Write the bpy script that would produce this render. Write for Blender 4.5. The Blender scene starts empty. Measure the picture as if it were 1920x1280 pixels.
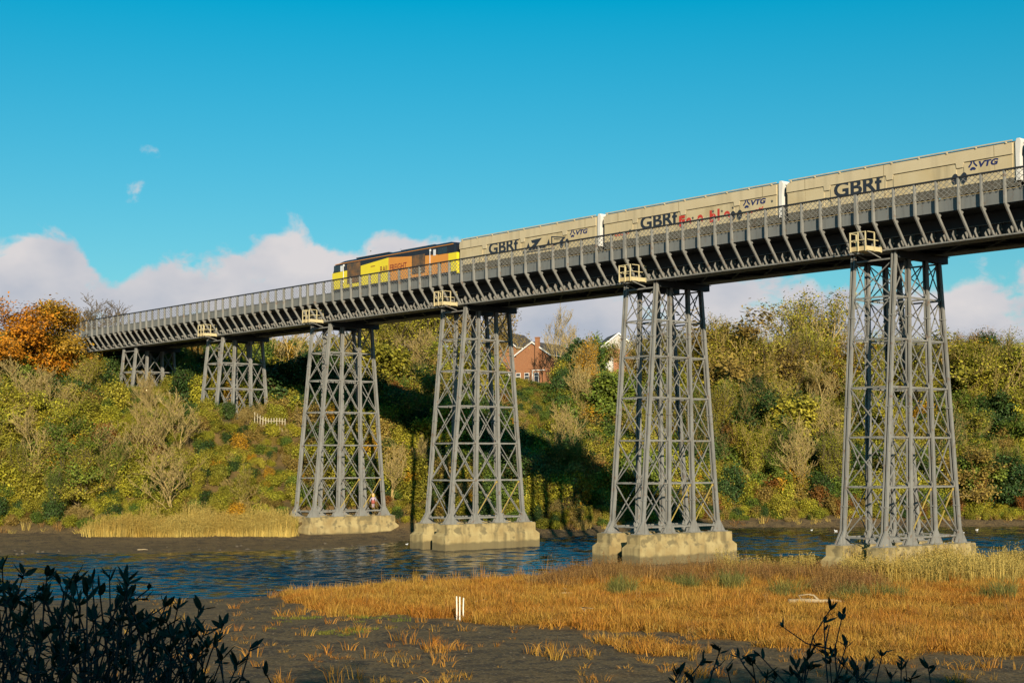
import bpy, math, random
import numpy as np
from mathutils import Vector, Matrix

sc = bpy.context.scene
R = math.radians

# ------------------------------------------------------------------ camera, sky, sun, exposure
F_PX, PITCH, AX = 2811.12, R(4.536), R(49.704)      # focal length for a 1920 px frame, tilt, bridge axis to view
CA, SA, CP, SP = math.cos(AX), math.sin(AX), math.cos(PITCH), math.sin(PITCH)
ZC = 7.9                                             # eye height above the river
cam = bpy.data.cameras.new('camera'); camo = bpy.data.objects.new('camera', cam)
sc.collection.objects.link(camo)
cam.sensor_width = 36; cam.lens = F_PX * 36 / 1920; cam.clip_end = 9000; cam.clip_start = 0.1
sc.cycles.max_bounces = 3; sc.cycles.diffuse_bounces = 1; sc.cycles.glossy_bounces = 2; sc.cycles.transmission_bounces = 2; sc.cycles.transparent_max_bounces = 4; sc.cycles.debug_use_spatial_splits = True
camo.location = (0, 0, ZC)
camo.rotation_euler = (R(90) + PITCH, 0, AX)
sc.camera = camo
sc.view_settings.view_transform = 'Standard'; sc.view_settings.look = 'None'
sc.view_settings.exposure = 1.0; sc.view_settings.gamma = 1.0
sc.view_settings.use_curve_mapping = False

SUN_EL, SUN_AZ = R(18.0), R(58.5)                    # azimuth from -Y towards +X
to_sun = Vector((math.sin(SUN_AZ) * math.cos(SUN_EL), -math.cos(SUN_AZ) * math.cos(SUN_EL), math.sin(SUN_EL)))
sun = bpy.data.lights.new('sun', 'SUN'); suno = bpy.data.objects.new('sun', sun)
sc.collection.objects.link(suno)
sun.energy = 3.9; sun.angle = R(0.55); sun.color = (1.0, 0.88, 0.68)
suno.rotation_euler = to_sun.to_track_quat('Z', 'Y').to_euler()

def pdir(px, py):
    """direction through a point of the 1920 x 1280 frame"""
    x = (px - 960) / F_PX; y = -(py - 640) / F_PX
    dd = CP - SP * y; u = SP + CP * y
    return Vector((x * CA - dd * SA, x * SA + dd * CA, u)).normalized()

def make_world():
    w = bpy.data.worlds.new('World'); sc.world = w; w.use_nodes = True; w.cycles.sampling_method = 'MANUAL'; w.cycles.sample_map_resolution = 512
    nt = w.node_tree; N = nt.nodes; Lk = nt.links; N.clear()
    def node(t, **kw):
        n = N.new(t)
        for k, v in kw.items(): setattr(n, k, v)
        return n
    def math_(op, a, b=None, clamp=False):
        n = node('ShaderNodeMath', operation=op, use_clamp=clamp)
        for i, v in enumerate((a, b)):
            if v is None: continue
            if isinstance(v, (int, float)): n.inputs[i].default_value = v
            else: Lk.new(v, n.inputs[i])
        return n.outputs[0]
    out = node('ShaderNodeOutputWorld'); bg = node('ShaderNodeBackground')
    sky = node('ShaderNodeTexSky', sky_type='NISHITA', sun_disc=False)
    sky.sun_elevation = SUN_EL
    sky.sun_rotation = math.atan2(to_sun.x, to_sun.y)
    sky.air_density = 1.0; sky.dust_density = 0.3; sky.ozone_density = 2.0; sky.altitude = 0
    tint = node('ShaderNodeMix', data_type='RGBA', blend_type='MULTIPLY')
    tint.inputs[0].default_value = 1.0
    Lk.new(sky.outputs[0], tint.inputs[6])
    tc = node('ShaderNodeTexCoord')
    nrm = node('ShaderNodeVectorMath', operation='NORMALIZE'); Lk.new(tc.outputs['Generated'], nrm.inputs[0])
    v = nrm.outputs[0]
    sep = node('ShaderNodeSeparateXYZ'); Lk.new(v, sep.inputs[0]); z = sep.outputs[2]
    tz = node('ShaderNodeMapRange'); Lk.new(z, tz.inputs[0]); tz.inputs[1].default_value = 0.08; tz.inputs[2].default_value = 0.30
    tm = node('ShaderNodeMix', data_type='RGBA'); Lk.new(tz.outputs[0], tm.inputs[0]); tm.inputs[6].default_value = (0.46, 0.84, 0.86, 1); tm.inputs[7].default_value = (0.0, 0.98, 1.06, 1); Lk.new(tm.outputs[2], tint.inputs[7])
    mp = node('ShaderNodeMapping'); mp.inputs['Scale'].default_value = (1, 1, 1.35); Lk.new(v, mp.inputs[0])
    n1 = node('ShaderNodeTexNoise'); n1.inputs['Scale'].default_value = 24; n1.inputs['Detail'].default_value = 6
    n1.inputs['Roughness'].default_value = 0.56; n1.inputs['Distortion'].default_value = 0.25
    Lk.new(mp.outputs[0], n1.inputs[0])
    # height of the cumulus bank along the horizon, by bearing
    fwv = Vector((-SA, CA, 0)); rtv = Vector((CA, SA, 0))
    def dotv(w_):
        n = node('ShaderNodeVectorMath', operation='DOT_PRODUCT'); Lk.new(v, n.inputs[0]); n.inputs[1].default_value = w_; return n.outputs['Value']
    az = math_('ARCTAN2', dotv(rtv), dotv(fwv)); AZ0 = 0.45
    tops = [(-400, 470), (-150, 440), (0, 418), (60, 404), (125, 418), (172, 448), (196, 490), (225, 515), (262, 505), (300, 485), (360, 468), (430, 446), (470, 418), (505, 400), (535, 394), (562, 408),
            (600, 438), (650, 452), (700, 446), (742, 424), (790, 440), (825, 436), (860, 424), (900, 432), (1000, 455), (1100, 480), (1300, 485), (1420, 490), (1500, 500), (1560, 512), (1600, 520), (1660, 525),
            (1710, 515), (1762, 500), (1800, 494), (1850, 484), (1920, 482), (2100, 500), (2250, 470)]
    fc = node('ShaderNodeFloatCurve'); cv = fc.mapping.curves[0]
    pts = []
    for px, py in tops:
        dv = pdir(px, py); pts.append((math.atan2(dv.dot(rtv), dv.dot(fwv)) / (2 * AZ0) + .5, math.asin(dv.z) / .25))
    while len(cv.points) < len(pts): cv.points.new(.5, .5)
    for p_, (u_, t_) in zip(cv.points, pts): p_.location = (u_, t_); p_.handle_type = 'AUTO'
    fc.mapping.use_clip = True; fc.mapping.update()
    Lk.new(math_('ADD', math_('DIVIDE', az, 2 * AZ0), .5, True), fc.inputs['Value'])
    acc = math_('DIVIDE', math_('SUBTRACT', math_('MULTIPLY', fc.outputs[0], .25), math_('ARCSINE', z)), .026)
    acc = math_('MINIMUM', acc, 0.74)
    for px, py, r in ((205, 370, 30), (240, 378, 22), (330, 383, 26), (292, 283, 15)):          # small wisps
        sb = node('ShaderNodeVectorMath', operation='SUBTRACT'); Lk.new(v, sb.inputs[0]); sb.inputs[1].default_value = pdir(px, py)
        sl = node('ShaderNodeVectorMath', operation='MULTIPLY'); Lk.new(sb.outputs[0], sl.inputs[0]); sl.inputs[1].default_value = (1, 1, 2.6)
        ln = node('ShaderNodeVectorMath', operation='LENGTH'); Lk.new(sl.outputs[0], ln.inputs[0])
        acc = math_('MAXIMUM', acc, math_('MULTIPLY', math_('SUBTRACT', 1.0, math_('DIVIDE', ln.outputs['Value'], r / F_PX * 1.9)), .25))
    dens = math_('ADD', math_('MULTIPLY', math_('MAXIMUM', acc, -0.8), 0.62), math_('MULTIPLY', math_('SUBTRACT', n1.outputs[0], 0.5), 1.6))
    mr = node('ShaderNodeMapRange', interpolation_type='SMOOTHSTEP')
    mr.inputs['From Min'].default_value = 0.08; mr.inputs['From Max'].default_value = 0.34
    Lk.new(dens, mr.inputs['Value'])
    # light and shade inside the heaps
    mp2 = node('ShaderNodeMapping'); mp2.inputs['Scale'].default_value = (1, 1, 1.6)
    mp2.inputs['Location'].default_value = (0.011, -0.007, 0.022); Lk.new(v, mp2.inputs[0])
    n2 = node('ShaderNodeTexNoise'); n2.inputs['Scale'].default_value = 15; n2.inputs['Detail'].default_value = 4; n2.inputs['Roughness'].default_value = 0.5
    Lk.new(mp2.outputs[0], n2.inputs[0])
    lit = math_('ADD', math_('MULTIPLY', n2.outputs[0], 1.3), math_('MULTIPLY', z, 3.2))
    ramp = node('ShaderNodeMapRange'); ramp.inputs['From Min'].default_value = 0.70; ramp.inputs['From Max'].default_value = 1.22
    Lk.new(lit, ramp.inputs['Value'])
    cc = node('ShaderNodeMix', data_type='RGBA'); Lk.new(ramp.outputs[0], cc.inputs[0])
    CLOUD_SCALE = 1.0
    cc.inputs[6].default_value = (4.2, 4.45, 5.3, 1); cc.inputs[7].default_value = (7.0, 6.5, 6.5, 1)
    fin = node('ShaderNodeMix', data_type='RGBA')
    Lk.new(math_('MULTIPLY', mr.outputs[0], 0.95), fin.inputs[0]); Lk.new(tint.outputs[2], fin.inputs[6]); Lk.new(cc.outputs[2], fin.inputs[7])
    Lk.new(fin.outputs[2], bg.inputs[0]); bg.inputs[1].default_value = 0.052
    Lk.new(bg.outputs[0], out.inputs[0])
make_world()

# ------------------------------------------------------------------ small tools
COL = sc.collection
rng = np.random.default_rng(7)
random.seed(7)

def rd(r, d):                      # camera-aligned ground coordinates (right, depth) to world
    return (r * CA - d * SA, r * SA + d * CA)
def to_rd(x, y):
    return (x * CA + y * SA, -x * SA + y * CA)
def px_r(px, d):
    return (px - 960) / F_PX * d

def tag(o, label=None, cat=None, group=None, kind=None):
    if label: o['label'] = label
    if cat: o['category'] = cat
    if group: o['group'] = group
    if kind: o['kind'] = kind
    return o
def empty(name, loc=(0, 0, 0), rz=0.0):
    o = bpy.data.objects.new(name, None); COL.objects.link(o)
    o.location = loc; o.rotation_euler = (0, 0, rz); o.empty_display_size = 0.3
    return o
def obj(name, mesh, parent=None, loc=None, rot=None, scale=None, mat=None):
    o = bpy.data.objects.new(name, mesh); COL.objects.link(o)
    if parent: o.parent = parent
    if loc is not None: o.location = loc
    if rot is not None: o.rotation_euler = rot
    if scale is not None: o.scale = scale
    if mat is not None: set_mat(o, mat)
    return o
def set_mat(o, *mats):
    for i, m in enumerate(mats):
        o.material_slots[i].link = 'OBJECT'; o.material_slots[i].material = m

class MB:
    """collects polygons and turns them into one mesh"""
    def __init__(s): s.v = []; s.f = []; s.m = []
    def add(s, vs, fs, mi=0):
        b = len(s.v); s.v += [tuple(p) for p in vs]
        for q in fs: s.f.append([b + i for i in q]); s.m.append(mi)
        return s
    def box(s, x0, x1, y0, y1, z0, z1, mi=0):
        return s.add([(x0, y0, z0), (x1, y0, z0), (x1, y1, z0), (x0, y1, z0), (x0, y0, z1), (x1, y0, z1), (x1, y1, z1), (x0, y1, z1)],
                     [(3, 2, 1, 0), (4, 5, 6, 7), (0, 1, 5, 4), (1, 2, 6, 5), (2, 3, 7, 6), (3, 0, 4, 7)], mi)
    def beam(s, a, b, w, h, up=(0, 0, 1), mi=0):
        a, b = Vector(a), Vector(b); t = (b - a).normalized(); u = Vector(up)
        if abs(t.dot(u)) > .98: u = Vector((0, 1, 0))
        x = t.cross(u).normalized(); y = x.cross(t).normalized()
        vs = []
        for p in (a, b):
            for sx, sy in ((-1, -1), (1, -1), (1, 1), (-1, 1)): vs.append(p + x * (w / 2 * sx) + y * (h / 2 * sy))
        return s.add(vs, [(3, 2, 1, 0), (4, 5, 6, 7), (0, 1, 5, 4), (1, 2, 6, 5), (2, 3, 7, 6), (3, 0, 4, 7)], mi)
    def prism(s, poly, axis, a, b, mi=0):
        """extrude a 2D polygon along an axis ('x','y','z') from a to b"""
        def P(u, v, t): return {'x': (t, u, v), 'y': (u, t, v), 'z': (u, v, t)}[axis]
        n = len(poly); vs = [P(u, v, a) for u, v in poly] + [P(u, v, b) for u, v in poly]
        fs = [tuple(range(n))[::-1], tuple(range(n, 2 * n))] + [(i, (i + 1) % n, n + (i + 1) % n, n + i) for i in range(n)]
        return s.add(vs, fs, mi)
    def tube(s, pts, rad, n=6, mi=0, cap=True):
        pts = [Vector(p) for p in pts]; rad = rad if hasattr(rad, '__len__') else [rad] * len(pts)
        vs = []; x = None
        for i, p in enumerate(pts):
            t = (pts[min(i + 1, len(pts) - 1)] - pts[max(i - 1, 0)])
            t = t.normalized() if t.length > 1e-9 else Vector((0, 0, 1))
            if x is None: x = t.orthogonal().normalized()
            else:
                x = (x - t * x.dot(t)); x = x.normalized() if x.length > 1e-6 else t.orthogonal().normalized()
            y = t.cross(x)
            for k in range(n):
                a = 2 * math.pi * k / n; vs.append(p + (x * math.cos(a) + y * math.sin(a)) * rad[i])
        fs = []
        for i in range(len(pts) - 1):
            for k in range(n):
                k2 = (k + 1) % n; fs.append((i * n + k, i * n + k2, (i + 1) * n + k2, (i + 1) * n + k))
        if cap: fs += [tuple(range(n))[::-1], tuple(range((len(pts) - 1) * n, len(pts) * n))]
        return s.add(vs, fs, mi)
    def mesh(s, name, *mats, smooth=False):
        me = bpy.data.meshes.new(name); me.from_pydata(s.v, [], s.f)
        for m in mats: me.materials.append(m)
        if len(mats) > 1: me.polygons.foreach_set('material_index', s.m)
        if smooth: me.polygons.foreach_set('use_smooth', [True] * len(me.polygons))
        me.update(); return me
    def build(s, name, mat, parent=None, loc=None, smooth=False):
        return obj(name, s.mesh(name, *(mat if isinstance(mat, (list, tuple)) else [mat]), smooth=smooth), parent, loc)

def np_mesh(name, V, Fc, mats, attr=None, smooth=False):
    """fast mesh from arrays: V (n,3), Fc (m,k); attr: dict name -> per-vertex float"""
    me = bpy.data.meshes.new(name); V = np.asarray(V, np.float32); Fc = np.asarray(Fc, np.int32)
    m, k = Fc.shape
    me.vertices.add(len(V)); me.vertices.foreach_set('co', V.ravel())
    me.loops.add(m * k); me.loops.foreach_set('vertex_index', Fc.ravel())
    me.polygons.add(m); me.polygons.foreach_set('loop_start', np.arange(0, m * k, k, dtype=np.int32))
    if smooth: me.polygons.foreach_set('use_smooth', np.ones(m, bool))
    for mt in mats: me.materials.append(mt)
    me.update(calc_edges=True)
    for nm, a in (attr or {}).items():
        at = me.attributes.new(nm, 'FLOAT', 'POINT'); at.data.foreach_set('value', np.asarray(a, np.float32))
    return me

# ------------------------------------------------------------------ materials
def mat(name, col, rough=0.7, metal=0.0, noise=None, bump=None, spec=0.5, streak=None, col2=None, rust=0):
    """principled; noise=(scale, amount) mixes towards col2 (or darker); streak=(scale, amount) vertical runs; bump=(scale, strength)"""
    m = bpy.data.materials.new(name); m.use_nodes = True; nt = m.node_tree; b = nt.nodes['Principled BSDF']
    b.inputs['Roughness'].default_value = rough; b.inputs['Metallic'].default_value = metal
    b.inputs['Specular IOR Level'].default_value = spec
    b.inputs['Base Color'].default_value = (*col, 1)
    geo = nt.nodes.new('ShaderNodeNewGeometry'); cur = None
    def mix(fac, a, c2, blend='MIX'):
        n = nt.nodes.new('ShaderNodeMix'); n.data_type = 'RGBA'; n.blend_type = blend
        if isinstance(fac, (int, float)): n.inputs[0].default_value = fac
        else: nt.links.new(fac, n.inputs[0])
        for i, q in ((6, a), (7, c2)):
            if isinstance(q, tuple): n.inputs[i].default_value = (*q[:3], 1)
            else: nt.links.new(q, n.inputs[i])
        return n.outputs[2]
    def nz(scale, det=5, vec=None):
        n = nt.nodes.new('ShaderNodeTexNoise'); n.inputs['Scale'].default_value = scale; n.inputs['Detail'].default_value = det
        nt.links.new(vec or geo.outputs['Position'], n.inputs['Vector']); return n.outputs[0]
    def ramp(src, lo, hi):
        n = nt.nodes.new('ShaderNodeMapRange'); n.inputs[1].default_value = lo; n.inputs[2].default_value = hi
        nt.links.new(src, n.inputs[0]); return n.outputs[0]
    def scaled(src, k):
        n = nt.nodes.new('ShaderNodeMath'); n.operation = 'MULTIPLY'; nt.links.new(src, n.inputs[0]); n.inputs[1].default_value = k; return n.outputs[0]
    dark = col2 or tuple(c * 0.45 for c in col)
    if noise:
        cur = mix(scaled(ramp(nz(noise[0]), .38, .68), noise[1]), tuple(col), dark)
    if streak:
        mp = nt.nodes.new('ShaderNodeMapping'); mp.inputs['Scale'].default_value = (1, 1, 0.08)
        nt.links.new(geo.outputs['Position'], mp.inputs[0])
        cur = mix(scaled(ramp(nz(streak[0], 4, mp.outputs[0]), .5, .72), streak[1]), cur if cur is not None else tuple(col), tuple(c * .35 for c in col))
    if rust:
        cur = mix(scaled(ramp(nz(2.6, 5), .60, .70), rust), cur if cur is not None else tuple(col), (0.13, 0.07, 0.035))
    if cur is not None: nt.links.new(cur, b.inputs['Base Color'])
    if bump:
        bp = nt.nodes.new('ShaderNodeBump'); bp.inputs['Strength'].default_value = bump[1]; bp.inputs['Distance'].default_value = 0.05
        nt.links.new(nz(bump[0], 6), bp.inputs['Height']); nt.links.new(bp.outputs[0], b.inputs['Normal'])
    return m

M = {}
M['steel'] = mat('grey_steel_paint', (0.20, 0.194, 0.175), 0.6, noise=(0.9, .5), streak=(5, .55), col2=(0.125, 0.115, 0.097), rust=.65)
M['steel2'] = mat('grey_fascia_paint', (0.15, 0.153, 0.145), 0.6, noise=(0.7, .35), streak=(3, .4), col2=(0.11, 0.112, 0.105), rust=.35)
M['steel_shaded'] = mat('shade_toned_steel', (0.022, 0.025, 0.026), 0.7, noise=(0.8, .4))  # steel with its colour lowered to paint in the shade below the deck
M['rail_black'] = mat('black_handrail', (0.02, 0.02, 0.022), 0.5)
M['steel_yellow'] = mat('yellow_brace_paint', (0.36, 0.26, 0.06), 0.6, noise=(3, .4))
M['cream_rail'] = mat('cream_platform_paint', (0.52, 0.43, 0.24), 0.55, noise=(3, .25))
M['cream_board'] = mat('cream_toe_board', (0.50, 0.38, 0.19), 0.6, noise=(2, .4))
M['ballast'] = mat('ballast', (0.16, 0.14, 0.12), 0.9, noise=(6, .6), bump=(15, .6))
M['rust_rail'] = mat('rusty_rail', (0.16, 0.08, 0.05), 0.6)
M['loco_black'] = mat('locomotive_black', (0.012, 0.013, 0.018), 0.35, noise=(1.5, .3))
M['loco_yellow'] = mat('locomotive_yellow', (0.70, 0.56, 0.02), 0.45, noise=(1.2, .25), col2=(0.55, 0.42, 0.03))
M['loco_orange'] = mat('locomotive_orange', (0.60, 0.24, 0.035), 0.45, noise=(1.2, .3), col2=(0.46, 0.18, 0.035))
M['grille'] = mat('grille_metal', (0.05, 0.04, 0.03), 0.7, noise=(2, .6), col2=(0.22, 0.10, 0.03))
M['glass'] = mat('window_glass', (0.02, 0.025, 0.03), 0.08, spec=0.8)
M['text_red'] = mat('livery_lettering', (0.20, 0.03, 0.015), 0.5)
M['silver'] = mat('silver_handrail', (0.6, 0.6, 0.6), 0.4)
M['underframe'] = mat('dark_underframe', (0.04, 0.035, 0.03), 0.85, noise=(2, .5))
M['wagon'] = mat('beige_wagon_paint', (0.48, 0.39, 0.235), 0.6, noise=(0.55, .5), streak=(1.6, .35), col2=(0.40, 0.29, 0.13))
M['wagon_band'] = mat('beige_wagon_band', (0.50, 0.41, 0.26), 0.6, noise=(0.5, .35), streak=(1.4, .28), col2=(0.42, 0.32, 0.17))
M['wagon_white'] = mat('white_wagon_end', (0.60, 0.57, 0.52), 0.6, noise=(1, .2))
M['wagon_sill'] = mat('ochre_wagon_sill', (0.60, 0.42, 0.16), 0.6, noise=(1.5, .4))
M['wagon_grey'] = mat('grey_hopper', (0.11, 0.098, 0.075), 0.8, noise=(1.2, .5), streak=(2, .5))
M['seam'] = mat('panel_seam', (0.12, 0.085, 0.03), 0.8)
M['letter_dark'] = mat('dark_lettering', (0.018, 0.022, 0.03), 0.5)
M['letter_blue'] = mat('navy_lettering', (0.012, 0.018, 0.085), 0.5)
M['paint_red'] = mat('red_spray_paint', (0.42, 0.035, 0.02), 0.6)
M['white'] = mat('white_paint', (0.66, 0.63, 0.57), 0.5, noise=(2, .2))
M['brick'] = None
M['roof'] = mat('roof_tiles', (0.075, 0.06, 0.05), 0.8, noise=(1.2, .35))
M['render'] = mat('white_render', (0.42, 0.39, 0.34), 0.8, noise=(.8, .15))
M['bark'] = mat('pale_bark', (0.40, 0.285, 0.10), 0.9, noise=(2.5, .6))
M['bark_dark'] = mat('dark_bark', (0.12, 0.085, 0.045), 0.9, noise=(2.5, .6))
M['twig'] = mat('twig_bark', (0.34, 0.24, 0.07), 0.9, noise=(.6, .6), col2=(0.20, 0.135, 0.045))
M['drift'] = mat('bleached_driftwood', (0.34, 0.25, 0.14), 0.85, noise=(4, .5), bump=(12, .4))
M['stake'] = mat('white_stake', (0.72, 0.66, 0.54), 0.6)
M['rock'] = mat('river_rock', (0.095, 0.072, 0.045), 0.9, noise=(1.5, .6), bump=(4, .6))
M['bird'] = mat('white_feathers', (0.62, 0.62, 0.62), 0.6)
M['hair'] = mat('blond_hair', (0.55, 0.33, 0.05), 0.7)
M['cloth_pink'] = mat('pink_white_cloth', (0.45, 0.30, 0.30), 0.8, noise=(9, 1.0), col2=(0.28, 0.24, 0.36))
M['cloth_red'] = mat('red_cloth', (0.30, 0.07, 0.05), 0.8)
M['fence'] = mat('pale_palisade', (0.36, 0.30, 0.19), 0.7, noise=(2, .4))
M['shrub_stem'] = mat('shrub_stem', (0.05, 0.042, 0.038), 0.85, noise=(20, .4))

def brick_mat():
    m = mat('orange_brick', (0.46, 0.15, 0.045), 0.85); nt = m.node_tree; b = nt.nodes['Principled BSDF']
    tc = nt.nodes.new('ShaderNodeTexCoord'); mp = nt.nodes.new('ShaderNodeMapping'); mp.inputs['Rotation'].default_value = (R(90), 0, 0)
    br = nt.nodes.new('ShaderNodeTexBrick'); br.inputs['Scale'].default_value = 4.0
    br.inputs['Color1'].default_value = (0.31, 0.12, 0.045, 1); br.inputs['Color2'].default_value = (0.23, 0.085, 0.033, 1); br.inputs['Mortar'].default_value = (0.32, 0.18, 0.09, 1)
    br.inputs['Mortar Size'].default_value = 0.02
    nt.links.new(tc.outputs['Object'], mp.inputs[0]); nt.links.new(mp.outputs[0], br.inputs[0]); nt.links.new(br.outputs[0], b.inputs['Base Color'])
    return m
M['brick'] = brick_mat()

def concrete_mat():
    m = mat('stained_concrete', (0.35, 0.27, 0.12), 0.9, noise=(0.9, .8), streak=(1.6, .8), col2=(0.21, 0.14, 0.05), bump=(5, .12))
    nt = m.node_tree; b = nt.nodes['Principled BSDF']; src = b.inputs['Base Color'].links[0].from_socket
    geo = nt.nodes.new('ShaderNodeNewGeometry'); sp = nt.nodes.new('ShaderNodeSeparateXYZ'); nt.links.new(geo.outputs['Position'], sp.inputs[0])
    nz = nt.nodes.new('ShaderNodeTexNoise'); nz.inputs['Scale'].default_value = 1.2; nz.inputs['Detail'].default_value = 5; nt.links.new(geo.outputs['Position'], nz.inputs[0])
    a = nt.nodes.new('ShaderNodeMath'); a.operation = 'MULTIPLY_ADD'; nt.links.new(nz.outputs[0], a.inputs[0]); a.inputs[1].default_value = 0.5; nt.links.new(sp.outputs[2], a.inputs[2])
    mr = nt.nodes.new('ShaderNodeMapRange'); nt.links.new(a.outputs[0], mr.inputs[0])
    mr.inputs[1].default_value = 1.0; mr.inputs[2].default_value = 0.82; mr.inputs[3].default_value = 0; mr.inputs[4].default_value = .8
    mx = nt.nodes.new('ShaderNodeMix'); mx.data_type = 'RGBA'; nt.links.new(mr.outputs[0], mx.inputs[0]); nt.links.new(src, mx.inputs[6]); mx.inputs[7].default_value = (0.10, 0.078, 0.036, 1)
    # moss and soot patches near the top
    n2 = nt.nodes.new('ShaderNodeTexNoise'); n2.inputs['Scale'].default_value = 1.7; n2.inputs['Detail'].default_value = 6; nt.links.new(geo.outputs['Position'], n2.inputs[0])
    a2 = nt.nodes.new('ShaderNodeMath'); a2.operation = 'MULTIPLY_ADD'; nt.links.new(sp.outputs[2], a2.inputs[0]); a2.inputs[1].default_value = 0.11; nt.links.new(n2.outputs[0], a2.inputs[2])
    m2 = nt.nodes.new('ShaderNodeMapRange'); nt.links.new(a2.outputs[0], m2.inputs[0]); m2.inputs[1].default_value = 0.70; m2.inputs[2].default_value = 0.82; m2.inputs[4].default_value = .8
    mx2 = nt.nodes.new('ShaderNodeMix'); mx2.data_type = 'RGBA'; nt.links.new(m2.outputs[0], mx2.inputs[0]); nt.links.new(mx.outputs[2], mx2.inputs[6]); mx2.inputs[7].default_value = (0.12, 0.095, 0.045, 1)
    nt.links.new(mx2.outputs[2], b.inputs['Base Color'])
    return m
M['concrete'] = concrete_mat()

def leaf_mat(name, c1, c2, trans=0.3, dark=0.55, rough=0.6, scale=0.25):
    """foliage: two hues mixed per plant, per leaf and over the ground"""
    m = bpy.data.materials.new(name); m.use_nodes = True; nt = m.node_tree; N = nt.nodes; Lk = nt.links; N.clear()
    out = N.new('ShaderNodeOutputMaterial')
    at = N.new('ShaderNodeAttribute'); at.attribute_name = 'v'
    oi = N.new('ShaderNodeObjectInfo'); geo = N.new('ShaderNodeNewGeometry')
    nz = N.new('ShaderNodeTexNoise'); nz.inputs['Scale'].default_value = scale; nz.inputs['Detail'].default_value = 4; Lk.new(geo.outputs['Position'], nz.inputs[0])
    def mth(op, a, b):
        n = N.new('ShaderNodeMath'); n.operation = op
        for i, q in enumerate((a, b)):
            if isinstance(q, (int, float)): n.inputs[i].default_value = q
            else: Lk.new(q, n.inputs[i])
        return n.outputs[0]
    f = mth('ADD', mth('MULTIPLY', mth('SUBTRACT', nz.outputs[0], .5), 2.2), mth('ADD', mth('MULTIPLY', oi.outputs['Random'], .5), mth('MULTIPLY', at.outputs['Fac'], .5)))
    cl = N.new('ShaderNodeClamp'); Lk.new(f, cl.inputs[0])
    mx = N.new('ShaderNodeMix'); mx.data_type = 'RGBA'; Lk.new(cl.outputs[0], mx.inputs[0]); mx.inputs[6].default_value = (*c1, 1); mx.inputs[7].default_value = (*c2, 1)
    val = mth('ADD', dark, mth('MULTIPLY', at.outputs['Fac'], 1.0 - dark + .35))
    mv = N.new('ShaderNodeMix'); mv.data_type = 'RGBA'; mv.blend_type = 'MULTIPLY'; mv.inputs[0].default_value = 1; Lk.new(mx.outputs[2], mv.inputs[6])
    cmb = N.new('ShaderNodeCombineColor'); [Lk.new(val, cmb.inputs[i]) for i in range(3)]; Lk.new(cmb.outputs[0], mv.inputs[7])
    d = N.new('ShaderNodeBsdfPrincipled'); d.inputs['Roughness'].default_value = rough; d.inputs['Specular IOR Level'].default_value = 0.25
    t = N.new('ShaderNodeBsdfTranslucent'); Lk.new(mv.outputs[2], d.inputs['Base Color']); Lk.new(mv.outputs[2], t.inputs[0])
    ms = N.new('ShaderNodeMixShader'); ms.inputs[0].default_value = trans; Lk.new(d.outputs[0], ms.inputs[1]); Lk.new(t.outputs[0], ms.inputs[2]); Lk.new(ms.outputs[0], out.inputs[0])
    return m
LM = {
 'olive':  leaf_mat('olive_leaves', (0.219, 0.205, 0.022), (0.375, 0.310, 0.031)),
 'lime':   leaf_mat('yellow_green_leaves', (0.24, 0.245, 0.024), (0.41, 0.352, 0.029)),
 'green':  leaf_mat('mid_green_leaves', (0.084, 0.137, 0.019), (0.182, 0.218, 0.026)),
 'dark':   leaf_mat('dark_ivy_leaves', (0.027, 0.059, 0.013), (0.062, 0.099, 0.019), trans=.15),
 'orange': leaf_mat('orange_leaves', (0.60, 0.25, 0.012), (0.48, 0.175, 0.012)),
 'amber':  leaf_mat('amber_leaves', (0.354, 0.201, 0.017), (0.537, 0.275, 0.017)),
 'brown':  leaf_mat('brown_leaves', (0.225, 0.145, 0.034), (0.312, 0.218, 0.042)),
 'russet': leaf_mat('russet_leaves', (0.25, 0.095, 0.018), (0.19, 0.10, 0.022)),
 'marsh':  leaf_mat('orange_marsh_grass', (0.44, 0.165, 0.02), (0.45, 0.265, 0.045), trans=.35, dark=.42, scale=.22),
 'marshred': leaf_mat('russet_marsh_stems', (0.23, 0.105, 0.032), (0.32, 0.185, 0.05), trans=.3, dark=.5, scale=.3),
 'straw':  leaf_mat('straw_reeds', (0.56, 0.42, 0.115), (0.47, 0.31, 0.065), trans=.35, dark=.6, scale=.2),
 'sedge':  leaf_mat('green_sedge', (0.11, 0.125, 0.03), (0.21, 0.18, 0.04), trans=.3, dark=.5, scale=.4),
 'turf':   leaf_mat('green_turf', (0.10, 0.14, 0.014), (0.19, 0.17, 0.02), trans=.3, dark=.6, scale=.4),
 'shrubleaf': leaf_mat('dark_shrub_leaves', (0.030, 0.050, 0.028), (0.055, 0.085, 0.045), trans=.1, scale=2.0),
}

# ------------------------------------------------------------------ terrain
def interp(x, tab):
    return np.interp(x, [t[0] for t in tab], [t[1] for t in tab])
NEAR = [(-400, 84), (-60, 85), (-29, 86), (-18, 87.5), (-13, 89.5), (-7, 95), (0, 99.5), (8, 103.5), (20, 105), (36, 106.5), (60, 108), (400, 112)]
FAR = [(-400, 110), (-80, 121), (-43, 125), (-19, 133.5), (-13.5, 140), (-10.5, 149), (5, 155.5), (14, 166), (28, 178), (61, 182), (120, 186), (400, 190)]
FOOT = [(-400, 140), (-80, 148), (-43, 150), (-22, 151), (-15, 158), (-10, 156), (5, 160), (14, 170), (28, 181), (61, 185), (120, 189), (400, 193)]
PL = [(-50, .1), (0, .8), (4, 3.4), (16, 11.6), (22, 13.0), (36, 16.0), (50, 20.5), (80, 22), (300, 27)]
PR = [(-50, .1), (0, .6), (4, 1.6), (30, 12.5), (46, 17.0), (60, 18.2), (120, 20.5), (300, 27)]
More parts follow.
